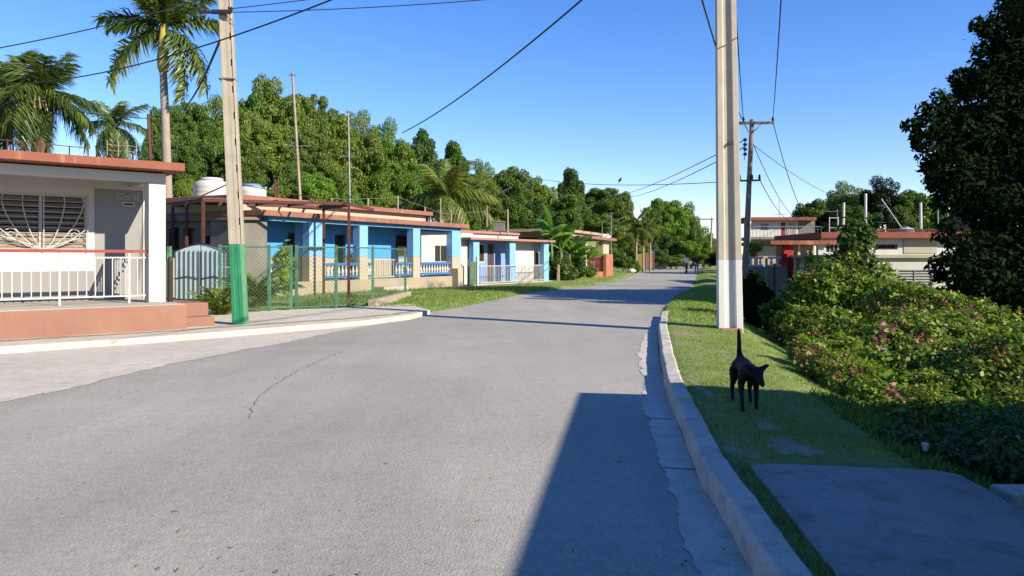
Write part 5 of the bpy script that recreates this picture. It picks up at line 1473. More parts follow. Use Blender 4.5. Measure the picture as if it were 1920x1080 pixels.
# the big dark tree on the right: huge leafy crown of lobes reaching almost to the ground
def lobes_px(items, shift=0):
    out = []
    for px, py, y, r, rz in items:
        p = at(px + shift, py, y); out.append((p.x, p.y, p.z, r, r, rz))
    return out
bt = empty('broadleaf_tree', (16.4, 21.0, -1.2), 0, 'huge nearly black tree overhanging the flowering shrubs', 'tree')
lb = lobes_px([
    (1975, 60, 15.5, 1.35, 1.1), (1905, 18, 14.0, 0.40, .3), (1832, 48, 15.0, .26, .2), (1858, 62, 15.0, .28, .22), (1880, 25, 15, .3, .26), (1815, 150, 15.0, .38, .32), (1708, 262, 14.5, .18, .16), (1745, 195, 14.6, .24, .2), (1735, 325, 14.6, .26, .2), (1758, 372, 14.7, .24, .2), (1765, 440, 14.3, .24, .24), (1748, 505, 13.8, .22, .2), (1880, 130, 15.2, .8, .65), (1830, 195, 15.2, .75, .6), (1795, 250, 15, .55, .45), (1760, 245, 14.6, .42, .35), (1722, 232, 14.4, .33, .3),
    (1728, 285, 14.6, .34, .3), (1775, 330, 14.8, .55, .5), (1760, 310, 15, .4, .35), (1870, 300, 15.5, 1.2, 1.1), (1960, 280, 15.5, 1.6, 1.5), (1840, 380, 14.8, .6, .5), (1920, 430, 14.8, 1.1, .9), (1980, 520, 14.5, 1.3, 1.0),
    (1850, 500, 14.2, .65, .55), (1800, 520, 13.6, .5, .5), (1790, 470, 14.2, .40, .36), (1885, 565, 13.6, .85, .5), (1960, 600, 13, .8, .5), (2100, 300, 16.5, 2.4, 2.4), (2100, 60, 16, 2.0, 1.8), (2250, 250, 15, 2.4, 2.4), (2080, 560, 14.5, 1.6, 1.3), (2030, -150, 16, 1.8, 1.4), (2250, -60, 15.5, 2.2, 1.8), (2250, 520, 14, 1.7, 1.6),
    (1800, 575, 13.5, .45, .28)], 26)
KS = 1.36
rs_ = random.Random(91); spray = []
for (x, y, z, a, b, c) in lb:      # leafy sprays that break up the edge of the crown
    if a > .9: continue
    for k in range(4):
        th = rs_.uniform(pi * .55, pi * 1.55); q = rs_.uniform(.10, .19) * (.6 + a); spray.append((x + cos(th) * a * 1.12, y + rs_.uniform(-.3, .3) * b, z + sin(th) * c * 1.15, q, q, q * .7))
lb += spray
lb = [(x * KS - 16.4, y * KS - 21.0, (z - CZ) * KS + CZ + 1.2, a * KS, b * KS, c * KS) for x, y, z, a, b, c in lb]
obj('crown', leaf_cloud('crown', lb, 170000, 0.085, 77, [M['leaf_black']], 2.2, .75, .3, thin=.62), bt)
make_trunk(6.5, 0.4, 5, bt, limbs=6)
# twigs at the ragged edge
# two further trees of the same grove; their shade lies across the road
for (x, y, h, r, lab) in ((20.0, 24.5, 11.0, 3.4, 'tall dark tree standing close behind the huge black tree'), (22.0, 29.0, 10.0, 3.2, 'dark tree deepest in the grove behind the huge black tree')):
    t = empty('broadleaf_tree', (x, y, -1.0), 0, lab, 'tree'); make_trunk(h * .55, .3, int(x), t)
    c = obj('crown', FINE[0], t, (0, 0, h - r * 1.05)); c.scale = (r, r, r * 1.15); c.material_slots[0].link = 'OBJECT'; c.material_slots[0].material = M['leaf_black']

# ------------------------------------------------------------------ palms
def frond_mesh(name, L_, droop, n=26, leaf=0.55, width=0.035, seed=0, hang=0.6, two_rank=True, mats=None, plumose=0.4):
    rr = np.random.default_rng(seed); V_, F_ = [], []
    def P(t): return np.array([L_ * (t - 0.18 * droop * t * t), 0, L_ * (0.22 * t - droop * t * t * 0.75)])
    def quad(a, b, c, d):
        k = len(V_); V_.extend([a, b, c, d]); F_.append((k, k + 1, k + 2, k + 3))
    for k in range(n):
        t0, t1 = k / n, (k + 1) / n; p, q = P(t0), P(t1); w = 0.035 * (1 - t0) + 0.006
        quad(p + [0, -w, 0], p + [0, w, 0], q + [0, w * .95, 0], q + [0, -w * .95, 0])
        quad(p + [0, 0, -w], q + [0, 0, -w], q + [0, 0, w], p + [0, 0, w])
    m = n * 3
    for k in range(m):
        t = 0.10 + 0.9 * (k + rr.uniform(-.3, .3)) / m; t = min(max(t, .06), 1); p = P(t); tg = P(min(1, t + .02)) - P(t - .02); tg /= np.linalg.norm(tg)
        ll = leaf * (0.35 + 1.0 * math.sin(min(1, (t + .12)) * pi * 0.86)) * rr.uniform(.8, 1.15)
        for s in (-1, 1):
            out = np.array([0, s, 0]) * 0.85 + tg * rr.uniform(.35, .7) + np.array([0, 0, rr.uniform(-plumose, plumose)])
            out /= np.linalg.norm(out)
            midp = p + out * ll * .5 + np.array([0, 0, -hang * ll * .12]); tip = p + out * ll * .9 + np.array([0, 0, -hang * ll * .62])
            side = np.cross(out, [0, 0, 1.0]); side /= np.linalg.norm(side) + 1e-9; side = side * .7 + np.array([0, 0, .5]) * rr.uniform(-1, 1)
            w = width * rr.uniform(.8, 1.2)
            quad(p - side * w * .5, p + side * w * .5, midp + side * w * .6, midp - side * w * .6)
            quad(midp - side * w * .6, midp + side * w * .6, tip + side * w * .1, tip - side * w * .1)
    return fast_mesh(name, V_, F_, mats)

def palm(name, base, ztop, fronds, label, meshes, r0, r1, trunk_m, bend=(0, 0), shaft=None, group=None):
    b = Vector(base); r = empty(name, b, 0, label, 'palm tree', group); h = ztop - b.z
    pts = [Vector((bend[0] * (k / 8) ** 2, bend[1] * (k / 8) ** 2, h * k / 8)) for k in range(9)]
    rad = [r0 * (1 + .25 * (k == 0)) + (r1 - r0) * k / 8 for k in range(9)]
    mb = MB(); pts[0].z = -.4; mb.tube(pts, rad, 12); mb.build('trunk', M[trunk_m], r, smooth=True)
    top = pts[-1]
    if shaft:
        MB().lathe([(r1 * .95, -.15), (r1 * 1.5, .1), (r1 * 1.7, .5), (r1 * 1.35, 1.1), (r1 * .6, shaft)], top, 12).build('crownshaft', M['crownshaft'], r, smooth=True)
        top = top + Vector((0, 0, shaft * .9))
    for k, (az, el, sc, mi, roll) in enumerate(fronds):
        o = obj('frond', meshes[mi % len(meshes)], r, top)
        o.rotation_euler = (radians(roll), -radians(el), radians(az)); o.scale = (sc, sc, sc)
    return r
ROYAL = [frond_mesh('frond', 3.0, .55, 34, .56, .085, 1, .7, mats=[M['frond']], plumose=1.0), frond_mesh('frond', 3.1, .9, 34, .56, .085, 2, .8, mats=[M['frond']], plumose=.95), frond_mesh('frond', 2.8, .3, 34, .54, .085, 3, .6, mats=[M['frond']], plumose=1.0)]
py_ = 33.0
xb = at(316, 400, py_).x; tb = Vector((xb, py_, gh(xb, py_)))
zt_ = zof(132, py_)
fr_ = [(182, 20, 1.0, 0, 10), (190, -22, 1.12, 1, 10), (165, 50, .95, 2, 0), (195, 8, .8, 0, 0), (105, 68, .9, 2, 0), (75, 80, .85, 2, 0), (55, 50, .95, 2, 0), (18, 38, .95, 2, 10), (2, 14, 1.0, 0, 0), (-4, -26, 1.12, 1, 0), (-14, -44, 1.1, 1, 0), (250, 45, .8, 2, 0), (325, 55, .9, 2, 0), (285, 62, .8, 2, 0), (120, 5, .85, 0, 0)]
palm('royal_palm', tb, zt_, fr_, 'tall royal palm with pale bare trunk above the porch house', ROYAL, .24, .155, 'palm_bark', (at(306, 130, py_).x - xb, 0), 2.05)
rr = random.Random(12)
BUSHY = [frond_mesh('frond', 2.6, .95, 24, .62, .05, 11, 1.2, mats=[M['frond']], plumose=.35), frond_mesh('frond', 2.5, .55, 24, .60, .05, 12, 1.0, mats=[M['frond']], plumose=.4), frond_mesh('frond', 2.4, 1.25, 22, .62, .05, 13, 1.3, mats=[M['frond']], plumose=.3)]
p2y = 24.0; xb = at(74, 300, p2y).x; tb = Vector((xb, p2y, gh(xb, p2y)))
fr_ = []
for k in range(34):
    el = [70, 48, 28, 5, -22, -48][k % 6] + rr.uniform(-9, 9); fr_.append((k * 137.5 % 360, el, rr.uniform(.62, .82) if el > -30 else rr.uniform(.6, .78), 1 if el > 35 else (0 if el > -15 else 2), rr.uniform(-20, 20)))
p2 = palm('bushy_palm', tb, zof(186, p2y), fr_, 'bushy palm with hanging fronds behind the porch house roof', BUSHY, .26, .22, 'palm_brown')
sp = MB(); rs = random.Random(2)
for k in range(26):
    a = rs.uniform(0, 6.28); l = rs.uniform(.3, .75); sp.tube([(0, 0, 0), (cos(a) * l * .5, sin(a) * l * .5, .05), (cos(a) * l * .7, sin(a) * l * .7, -l * .55)], .022, 4)
sp.build('flower_spray', M['dry_frond'], p2, loc=(0.05, -.3, zof(190, p2y) - tb.z))
p3y = 30.0; xb = at(213, 330, p3y).x; tb = Vector((xb, p3y, gh(xb, p3y)))
fr_ = [(178, 28, .62, 0, 0), (150, 60, .66, 1, 0), (200, -25, .62, 2, 0), (20, 52, .66, 1, 0), (-10, 20, .62, 0, 0), (-15, -20, .7, 2, 0), (340, -45, .7, 2, 0), (190, -50, .7, 2, 0), (270, 10, .6, 0, 0), (250, -40, .65, 2, 0), (290, -55, .68, 2, 0), (90, 70, .6, 1, 0), (310, 40, .6, 1, 0), (230, 45, .55, 1, 0), (120, 0, .6, 0, 0), (60, -10, .6, 0, 0), (260, -62, .68, 2, 0)]
palm('small_palm', tb, zof(238, p3y), fr_, 'small open palm between the bushy palm and the royal palm', BUSHY, .2, .16, 'palm_brown')
# one more bushy palm cut by the frame
p4y = 26.0; xb = at(-12, 300, p4y).x; tb = Vector((xb, p4y, gh(xb, p4y)))
fr_ = [(k * 137.5 % 360, [60, 30, 0, -35][k % 4] + rr.uniform(-8, 8), rr.uniform(.65, .85), [1, 0, 0, 2][k % 4], 0) for k in range(20)]
palm('bushy_palm', tb, zof(170, p4y), fr_, 'bushy palm cut off by the edge of the picture', BUSHY, .25, .2, 'palm_brown')
# coconut palm
COCO = [frond_mesh('frond', 3.6, .85, 26, .85, .06, 21, 1.3, mats=[M['frond_yellow']], plumose=.2), frond_mesh('frond', 3.4, .45, 26, .80, .06, 22, 1.0, mats=[M['frond_yellow']], plumose=.25), frond_mesh('frond', 3.3, 1.2, 26, .85, .06, 23, 1.35, mats=[M['frond_yellow']], plumose=.2)]
p5y = 47.0; xb = at(836, 470, p5y).x; tb = Vector((xb, p5y, gh(xb, p5y)))
fr_ = [(175, 40, .85, 1, 0), (185, 10, .95, 0, 0), (195, -18, .9, 2, 0), (160, 62, .8, 1, 0), (100, 80, .8, 1, 0), (30, 66, .85, 1, 0), (10, 42, .9, 1, 0), (-8, 22, .98, 0, 0), (0, 0, 1.0, 0, 0), (-20, -18, .95, 2, 0), (15, -42, .85, 2, 0), (250, 30, .85, 1, 0), (290, 45, .85, 1, 0), (270, -5, .8, 0, 0), (230, -30, .75, 2, 0), (320, -35, .8, 2, 0), (60, 20, .9, 0, 0), (120, 25, .9, 0, 0), (345, 60, .85, 1, 0)]
palm('coconut_palm', tb, zof(368, p5y), fr_, 'coconut palm with yellowing fronds past the blue house', COCO, .2, .14, 'bark')
# slender palms by the road, each with hanging leaves
for px, top, y, lab in ((1193, 402, 80, 'slender palm nearest the skyline trees by the far road'), (1206, 415, 79, 'slender palm in the middle of the far roadside cluster'), (1219, 410, 82, 'slender palm nearest the tall bright tree')):
    xb = at(px, 500, y).x; tb = Vector((xb, y, gh(xb, y)))
    fr_ = [(k * 137.5 % 360, [55, 20, -10, -45][k % 4], .5, [1, 0, 0, 2][k % 4], 0) for k in range(13)]
    palm('slender_palm', tb, zof(top + 14, y), fr_, lab, COCO, .13, .1, 'palm_bark', group='slender palms by the far road')

# ------------------------------------------------------------------ banana plants
def banana_leaf(seed):
    rg = random.Random(seed); V_, F_ = [], []; n = 14; L_ = 1.9
    for k in range(n + 1):
        t = k / n; w = .30 * math.sin(min(1, t * 1.02 + .03) * pi) ** .6 * (1 if t < .97 else .2)
        x = L_ * (t - .12 * t * t); z = L_ * (.45 * t - .55 * t * t)
        for s in (-1, 0, 1): V_.append((x, s * w, z - abs(s) * w * .45 + rg.uniform(-.03, .03) * abs(s)))
    for k in range(n):
        for j in (0, 1): a = k * 3 + j; F_.append((a, a + 1, a + 4, a + 3))
    return fast_mesh('leaf', V_, F_, [M['banana']])
BL = [banana_leaf(k) for k in range(3)]
def banana(px, pyb, y, h, n, sc, label, seed, upright=False):
    x = (px - 960) / F * y; zb = gh(x, y); r = empty('banana_plant', (x, y, zb), 0, label, 'banana plant', 'banana plants by the peach house'); rg = random.Random(seed)
    MB().tube([(0, 0, -.2), (0.03, 0, h * .5), (0, 0, h)], .13, 9, .07).build('stem', M['banana'], r, smooth=True)
    for k in range(n):
        o = obj('leaf', BL[k % 3], r, (0, 0, h - .05)); el = rg.uniform(5, 60); o.rotation_euler = (rg.uniform(-.4, .4), -radians(el), radians(k * 360 / n + rg.uniform(-25, 25))); s = sc * rg.uniform(.8, 1.15); o.scale = (s, s, s)
    if upright:
        o = obj('leaf', BL[0], r, (0, 0, h - .1)); o.rotation_euler = (0, -radians(80), radians(200)); o.scale = (sc * 1.25,) * 3
banana(1034, 520, 46, 2.7, 8, 1.05, 'tallest banana plant beside the white and blue house', 1, True)
banana(1052, 520, 47, 2.0, 12, 1.05, 'leafy banana plant behind the rough stick fence', 2)
banana(1068, 522, 48.5, 1.7, 12, 1.0, 'shorter banana plant in the middle of the clump', 3)
banana(1084, 520, 50, 1.5, 12, 1.0, 'banana plant with wide leaves before the peach wall', 4)
banana(1098, 520, 53, 1.3, 10, .9, 'smallest banana plant next to the peach porch', 5)
def low_shrub(px, py_top, y, rpx, mt, label, lobn=9, leaf=.09, n=3500, sq=.8, name='shrub', cat='shrub', seed=1, group=None, zbase=None):
    x = (px - 960) / F * y; zb = gh(x, y) if zbase is None else zbase; r = rpx * y / F; h = zof(py_top, y) - zb
    t = empty(name, (x, y, zb), 0, label, cat, group); rg = random.Random(seed)
    L_ = [(0, 0, h * .45, r * .6, r * .6, h * .5)]
    for k in range(lobn):
        a = rg.uniform(0, 6.28); R = r * rg.uniform(.3, .7); s = r * rg.uniform(.28, .48); L_.append((cos(a) * R, sin(a) * R, h * rg.uniform(.25, .78), s, s, min(s, h * .35)))
    obj('foliage', leaf_cloud('foliage', L_, n, leaf, seed, [M[mt]]), t)
    st_ = MB()
    for k in range(5): a = k * 1.3; st_.tube([(0, 0, -.1), (cos(a) * r * .3, sin(a) * r * .3, h * .6)], .02, 5)
    st_.build('stem', M['bark'], t)
    return t, L_
low_shrub(1076, 480, 49.5, 26, 'leaf_dark', 'dark leafy bush among the banana stems', seed=15)
low_shrub(1046, 470, 47.5, 20, 'leaf_dark', 'dark leafy bush behind the tallest banana plant', seed=16)
low_shrub(1056, 488, 46, 28, 'leaf_dark', 'dark undergrowth bush at the foot of the banana plants', seed=5)
low_shrub(1100, 500, 52, 20, 'leaf_mid', 'green undergrowth bush before the peach porch', seed=6)
low_shrub(1190, 488, 72, 14, 'leaf_mid', 'small round bush beside the pale verge stone', seed=7)

# plants round the green based pole and the blue porch
fern = [frond_mesh('frond', 1.0, .7, 14, .26, .03, 51, .6, mats=[M['frond_yellow']], plumose=.3)]
def areca(px, pyb, y, n, sc, label, hgt=0.35, seed=0):
    x, yy, z = gp(px, pyb, .1); rg = random.Random(seed)
    r = empty('areca_palm', (x, yy, .08), 0, label, 'plant')
    for k in range(n):
        o = obj('frond', fern[0], r, (rg.uniform(-.12, .12), rg.uniform(-.12, .12), 0)); s = sc * rg.uniform(.75, 1.2); o.scale = (s, s, s); o.rotation_euler = (0, -radians(rg.uniform(45, 85)), radians(rg.uniform(0, 360)))
    MB().tube([(0, 0, -.05), (0, 0, hgt)], .04, 6).build('stem', M['pole_pale_green'], r)
areca(484, 574, 0, 16, 1.25, 'yellow green areca palm just past the green based pole', seed=1)
areca(413, 591, 0, 13, .85, 'small yellowing palm squeezed beside the green based pole', seed=2)
pp = B.w(B.u(533, -.2), -.2, 0.1)
low_shrub(533, 452, B.w(B.u(533, .1), .1, 0).y, 24, 'leaf_lime', 'lime green climbing plant at the end of the blue porch', 8, .13, 420, seed=9, name='climbing_plant', cat='plant')
low_shrub(657, 468, B.w(B.u(657, .5), .5, 0).y, 11, 'leaf_olive', 'potted shrub beside the dark blue house door', 6, .07, 500, seed=10, name='porch_plant', cat='plant', zbase=fz)
f_ = obj('foliage', leaf_cloud('foliage', [(0, 0, .42, .3, .2, .22), (.2, 0, .38, .2, .2, .16), (-.2, 0, .36, .2, .2, .15)], 700, .06, 3, [M['leaf_lime']]), POT)
low_shrub(1518, 464, 36.5, 14, 'leaf_lime', 'lime green plant lit inside the red porch', 6, .1, 500, seed=21, name='porch_plant', cat='plant')

# ------------------------------------------------------------------ flowering shrubs on the bank
def blossom(name, L_, n, size, seed, mat, zmin=0.3, clusters=14, face=(-.2, -1, .5), spread=.13, per=None):
    rg = np.random.default_rng(seed); Lb = np.array(L_); V_ = []
    fv = np.array(face) / np.linalg.norm(face)
    for c in range(clusters):
        k = rg.integers(len(Lb)); d = rg.normal(size=3) * .75 + fv; d /= np.linalg.norm(d)
        p = Lb[k, :3] + d * Lb[k, 3:] * 1.03
        for j in range(n):
            q = p + rg.normal(size=3) * spread * np.array([1, 1, .7]) * .6
            nn = rg.normal(size=3) + fv * .8; nn /= np.linalg.norm(nn); t = np.cross(nn, rg.normal(size=3)); t /= np.linalg.norm(t); b = np.cross(nn, t); s = size * rg.uniform(.6, 1.3)
            V_ += [q - t * s * .6, q + b * s * .45, q + t * s * .6, q - b * s * .45]
    V_ = np.array(V_); return fast_mesh(name, V_, np.arange(len(V_)).reshape(-1, 4), [M[mat]])

def bank_shrub(items, label, n, leaf, mt, seed, pink=8, dry=8, base=None):
    """items: (px, py, y, rx, rz) lobes measured in the photograph; shrub gets its own place and depth"""
    W_ = lobes_px(items); cx = sum(l[0] for l in W_) / len(W_); cy = sum(l[1] for l in W_) / len(W_); zb = gh(cx, cy)
    r = empty('flowering_shrub', (cx, cy, zb), 0, label, 'shrub', 'flowering shrubs on the bank')
    L_ = [(a - cx, b - cy, c - zb, d, e, f_) for a, b, c, d, e, f_ in W_]
    obj('foliage', leaf_cloud('foliage', L_, n, leaf, seed, [M[mt]], 1.7, .7, .3, .45), r)
    if pink: obj('blossom', blossom('blossom', L_, 24, .046, seed + 1, 'pink', clusters=max(1, pink // 2), spread=.10), r)
    if dry: obj('dried_blossom', blossom('dried_blossom', L_, 110, .040, seed + 2, 'dried', clusters=max(1, dry * 2 // 5), spread=.24), r)
    rs_ = random.Random(seed + 9); sm = MB(); lf_ = []
    for k in range(22):
        l = rs_.choice(L_); a = rs_.uniform(0, 6.28); ln = rs_.uniform(.18, .42) * (1.3 if leaf > .05 else .8)
        p0 = Vector((l[0] + cos(a) * l[3] * .6, l[1] + sin(a) * l[4] * .6, l[2] + l[5] * .75)); dr = Vector((cos(a) * .6, sin(a) * .6, 1)).normalized() * ln
        pts = [p0 + dr * t + Vector((0, 0, -ln * .5 * t * t)) for t in (0, .35, .7, 1)]
        sm.tube(pts, .006, 4, .003)
        for q in range(9):
            t = (q + 1) / 9; c = p0 + dr * t + Vector((0, 0, -ln * .5 * t * t)); o_ = Vector((rs_.gauss(0, 1), rs_.gauss(0, 1), rs_.gauss(.2, .6))).normalized(); w = o_.cross(Vector((.3, .2, 1))).normalized() * leaf * .42
            lf_ += [c, c + o_ * leaf * .8 + w, c + o_ * leaf * 1.6, c + o_ * leaf * .8 - w]
    tag(obj('shoot_leaves', fast_mesh('shoot_leaves', [tuple(q) for q in lf_], np.arange(len(lf_)).reshape(-1, 4), [M[mt]]), r), kind='stuff'); tag(sm.build('shoot', M['bark'], r), kind='stuff')
    st_ = MB(); rg = random.Random(seed)
    for l in L_[:6]: st_.tube([(rg.uniform(-.2, .2), rg.uniform(-.2, .2), -.2), (l[0] * .6, l[1] * .6, l[2] * .5), (l[0], l[1], l[2])], .022, 5)
    st_.build('stem', M['bark'], r)
    return r
bank_shrub([(1565, 552, 16.8, .85, .68), (1515, 575, 16.6, .6, .6), (1615, 540, 17, .75, .6), (1560, 515, 17.2, .55, .42), (1595, 500, 17.2, .5, .36), (1645, 575, 16.2, .75, .55), (1500, 615, 16.0, .55, .45), (1560, 620, 15.6, .8, .45), (1625, 635, 15, .7, .4), (1680, 600, 16, .6, .42), (1535, 545, 16.4, .5, .4), (1660, 540, 17, .4, .3)], 'tallest flowering shrub with pink blooms beside the whitewashed pole', 34000, .058, 'leaf_shrub', 101, 16, 8)
bank_shrub([(1600, 470, 17.2, .26, .24), (1605, 432, 17.2, .29, .2), (1588, 450, 17, .2, .17), (1615, 490, 17, .3, .24), (1626, 450, 17.3, .18, .15)], 'leafy sprig sprouting above the tallest flowering shrub', 2200, .085, 'leaf_shrub_dark', 102, 0, 0)
bank_shrub([(1695, 575, 12.6, .55, .40), (1745, 588, 12.0, .55, .38), (1800, 606, 11.6, .52, .34), (1850, 622, 11.2, .5, .32), (1720, 640, 10.8, .62, .4), (1780, 625, 11, .5, .3), (1660, 660, 10.6, .5, .36), (1830, 660, 10.4, .55, .34), (1750, 690, 9.9, .6, .34), (1690, 610, 11.4, .4, .25), (1800, 700, 9.6, .55, .3), (1640, 700, 10, .45, .3)], 'broad flowering shrub with dried brown blooms under the dark tree', 40000, .048, 'leaf_shrub', 103, 16, 30)
bank_shrub([(1900, 680, 8.8, .55, .36), (1940, 665, 9.2, .5, .36), (1860, 725, 8.5, .5, .32), (1940, 740, 8.3, .5, .34), (1800, 745, 8.5, .4, .28), (1980, 690, 8.8, .5, .3), (1900, 775, 7.9, .45, .25)], 'flowering shrub at the outer end of the bank with pink blooms', 18000, .042, 'leaf_shrub', 104, 14, 18)
bank_shrub([(1560, 690, 9.8, .38, .22), (1520, 660, 10.6, .3, .2), (1610, 720, 9.2, .42, .24), (1660, 745, 8.7, .42, .26), (1590, 665, 10.4, .35, .22), (1575, 655, 10.8, .26, .22)], 'low yellow green shrub spilling on to the grass behind the dog', 15000, .040, 'leaf_lime', 105, 3, 10)
bank_shrub([(1720, 770, 8.2, .45, .26), (1770, 785, 7.9, .42, .24), (1690, 790, 7.8, .36, .22), (1830, 800, 7.6, .42, .24), (1640, 790, 8, .3, .18), (1740, 740, 8.6, .4, .26)], 'lowest green shrub on the near edge of the bank', 15000, .038, 'leaf_shrub', 106, 3, 8)
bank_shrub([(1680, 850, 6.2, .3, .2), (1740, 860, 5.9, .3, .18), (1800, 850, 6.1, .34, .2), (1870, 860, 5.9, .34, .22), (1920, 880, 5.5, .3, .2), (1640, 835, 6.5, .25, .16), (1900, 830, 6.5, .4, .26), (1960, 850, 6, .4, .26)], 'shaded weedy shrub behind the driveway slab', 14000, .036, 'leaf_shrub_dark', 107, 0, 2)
low_shrub(1885, 572, 11.5, 46, 'leaf_olive', 'dry pale weeds below the huge black tree', 7, .05, 1800, seed=33)
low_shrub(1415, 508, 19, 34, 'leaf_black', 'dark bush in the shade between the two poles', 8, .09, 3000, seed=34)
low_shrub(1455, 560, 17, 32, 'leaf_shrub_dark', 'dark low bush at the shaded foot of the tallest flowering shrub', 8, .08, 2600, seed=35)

# low concrete edge and rubble at the far right of the bank
p = at(1955, 650, 9.9)
tag(MB().box(-.5, 1.6, -.12, .12, -.9, .10).build('low_wall', M['kerb'], bevel=.02, loc=(p.x, p.y, p.z), rz=radians(-50)), 'short weathered concrete wall end at the edge under the dark tree', 'wall')
p = gp(1905, 925, .06)
tag(MB().box(-.1, .9, -.12, .1, -.3, .03).build('concrete_block', M['kerb'], bevel=.015, loc=p), 'broken pale concrete edging beside the driveway slab', 'block')
# white bottle-like litter in the weeds
p = gp(1735, 857, .02)
tag(MB().lathe([(0.014, 0), (.018, .01), (.026, .055), (.027, .06), (.008, .062)], (0, 0, 0), 12).build('paper_cup', M['white_clean'], smooth=True, loc=(p[0], p[1], gh(p[0], p[1]) + .07)), 'small white cup lying in the dark weeds behind the driveway', 'litter')

# ------------------------------------------------------------------ grass
def grass(name, pts, hmin, hmax, w, seed, mat, label, flat=.6):
    rg = np.random.default_rng(seed); n = len(pts); x, y = pts[:, 0], pts[:, 1]; z = ground_h(x, y)
    a = rg.uniform(0, 2 * pi, n); h = rg.uniform(hmin, hmax, n); ln = h * rg.uniform(.2, flat + .4, n); b = a + rg.uniform(-1.2, 1.2, n)
    base = np.stack([x, y, z - .005], 1); s = np.stack([np.cos(a), np.sin(a), np.zeros(n)], 1) * w * .5; lean = np.stack([np.cos(b) * ln, np.sin(b) * ln, h], 1)
    V_ = np.stack([base - s, base + s, base + lean * .6 + s * .6 + np.array([0, 0, .004]), base + lean - [0, 0, 0] * 1], 1)
    return tag(obj(name, fast_mesh(name, V_.reshape(-1, 3), np.arange(4 * n).reshape(-1, 4), [M[mat]])), label, 'grass', kind='stuff')
def scatter(n, y0, y1, d0, d1, side, seed, bare=None, pw=1.0):
    rg = np.random.default_rng(seed); y = y0 + (y1 - y0) * rg.random(n) ** pw; d = d0 + (d1 - d0) * rg.random(n)
    x = XR(y) + d if side > 0 else XL(y) - d
    cl = 0.5 + .5 * np.sin(3.1 * x + 1.3 * y) * np.sin(2.3 * y - 1.1 * x + 2) + .35 * np.sin(9 * x + 2) * np.sin(8 * y)
    k = rg.random(n) < np.clip(.25 + cl, .12, 1)
    return np.stack([x[k], y[k]], 1)
gpz = [scatter(62000, 5.1, 16, .19, 3.2, 1, 1, pw=1.15), scatter(26000, 16, 34, .05, 3.0, 1, 2), scatter(9000, 34, 72, .05, 3.0, 1, 3)]
def off_slab(p): return p[~((p[:, 1] < 5.0) & (p[:, 0] < 3.0))]
grass('grass', off_slab(np.concatenate(gpz[:1])), .012, .045, .007, 5, 'grass', 'short patchy green grass on the verge round the dog')
grass('grass', np.concatenate(gpz[1:]), .03, .09, .02, 6, 'grass', 'rough grass along the far side of the road')
grass('grass', np.concatenate([scatter(24000, 21, 36, .03, 4.0, -1, 7), scatter(9000, 36, 100, .03, 3.2, -1, 8)]), .03, .10, .022, 9, 'grass', 'rough green verge grass before the blue and white houses')
rg = np.random.default_rng(12); yy = rg.uniform(21.5, 33, 14000); xx = rg.uniform(-11, -3.4, 14000); k = (xx < XL(yy) - .4) & (np.sin(2 * xx) * np.sin(1.7 * yy) + rg.random(14000) > .35)
grass('grass', np.stack([xx[k], yy[k]], 1), .04, .16, .022, 13, 'weed', 'uneven weeds in the fenced yard of the blue house')
rg = np.random.default_rng(14); yy = rg.uniform(4.6, 8.0, 16000); xx = XR(yy) + rg.uniform(1.5, 6.0, 16000)
grass('grass', off_slab(np.stack([xx, yy], 1)), .03, .10, .026, 15, 'weed', 'taller dark weeds between grass and shrubs behind the driveway')
# worn bare patches
for n_, (px, py, rx, ry) in enumerate(((1485, 838, .22, .30), (1440, 800, .10, .22), (1322, 735, .06, .7), (1400, 850, .14, .16))):
    cx, cy, _ = gp(px, py, .12); rp_2 = random.Random(n_ + 40); m_ = 28; ph = [rp_2.uniform(0, 6.28) for _ in range(4)]
    ring = lambda f: [(cx + cos(2 * pi * k / m_) * rx * f * q, cy + sin(2 * pi * k / m_) * ry * f * q) for k in range(m_) for q in (1 + .22 * sin(3 * 2 * pi * k / m_ + ph[0]) + .13 * sin(7 * 2 * pi * k / m_ + ph[1]) + .07 * sin(11 * 2 * pi * k / m_ + ph[2]),)]
    o_, i_ = ring(1.0), ring(.5)
    vs = [(x, y, gh(x, y) - .004) for x, y in o_] + [(x, y, gh(x, y) + .006) for x, y in i_] + [(cx, cy, gh(cx, cy) + .008)]
    fs = [(k, (k + 1) % m_, m_ + (k + 1) % m_, m_ + k) for k in range(m_)] + [(m_ + k, m_ + (k + 1) % m_, 2 * m_) for k in range(m_)]
    tag(MB().add(vs, fs).build('bare_earth', M['dirt'], smooth=True), 'pale bare earth patch worn in the grass verge', 'ground', kind='structure')
# weeds and dirt in the gap between kerb and driveway
rg = np.random.default_rng(21); yy = rg.uniform(2.6, 5.0, 700); xx = XR(yy) + .2 + rg.uniform(0, .10, 700)
grass('grass', np.stack([xx, yy], 1), .01, .05, .008, 22, 'weed', 'tiny weeds in the gap between kerb and driveway')
# fallen leaves and grit
rg = np.random.default_rng(15); V_ = []
for k in range(360):
    y = 3.4 + 12 * rg.random() ** 1.6; x = rg.uniform(max(XL(y) + .5, -.65 * y), XR(y) - .05); s = rg.uniform(.004, .014); a = rg.uniform(0, 6.28)
    c, s_ = cos(a) * s, sin(a) * s
    V_ += [(x - c, y - s_, .008), (x + s_ * .5, y - c * .5, .012), (x + c, y + s_, .016), (x - s_ * .5, y + c * .5, .012)]
tag(obj('fallen_leaves', fast_mesh('fallen_leaves', V_, np.arange(len(V_)).reshape(-1, 4), [leafmat('dead_leaf', (.05, .04, .03), (.2, .15, .09), 0, .8, .1, False)])), 'small dead leaves and grit scattered over the asphalt', 'litter', kind='stuff')
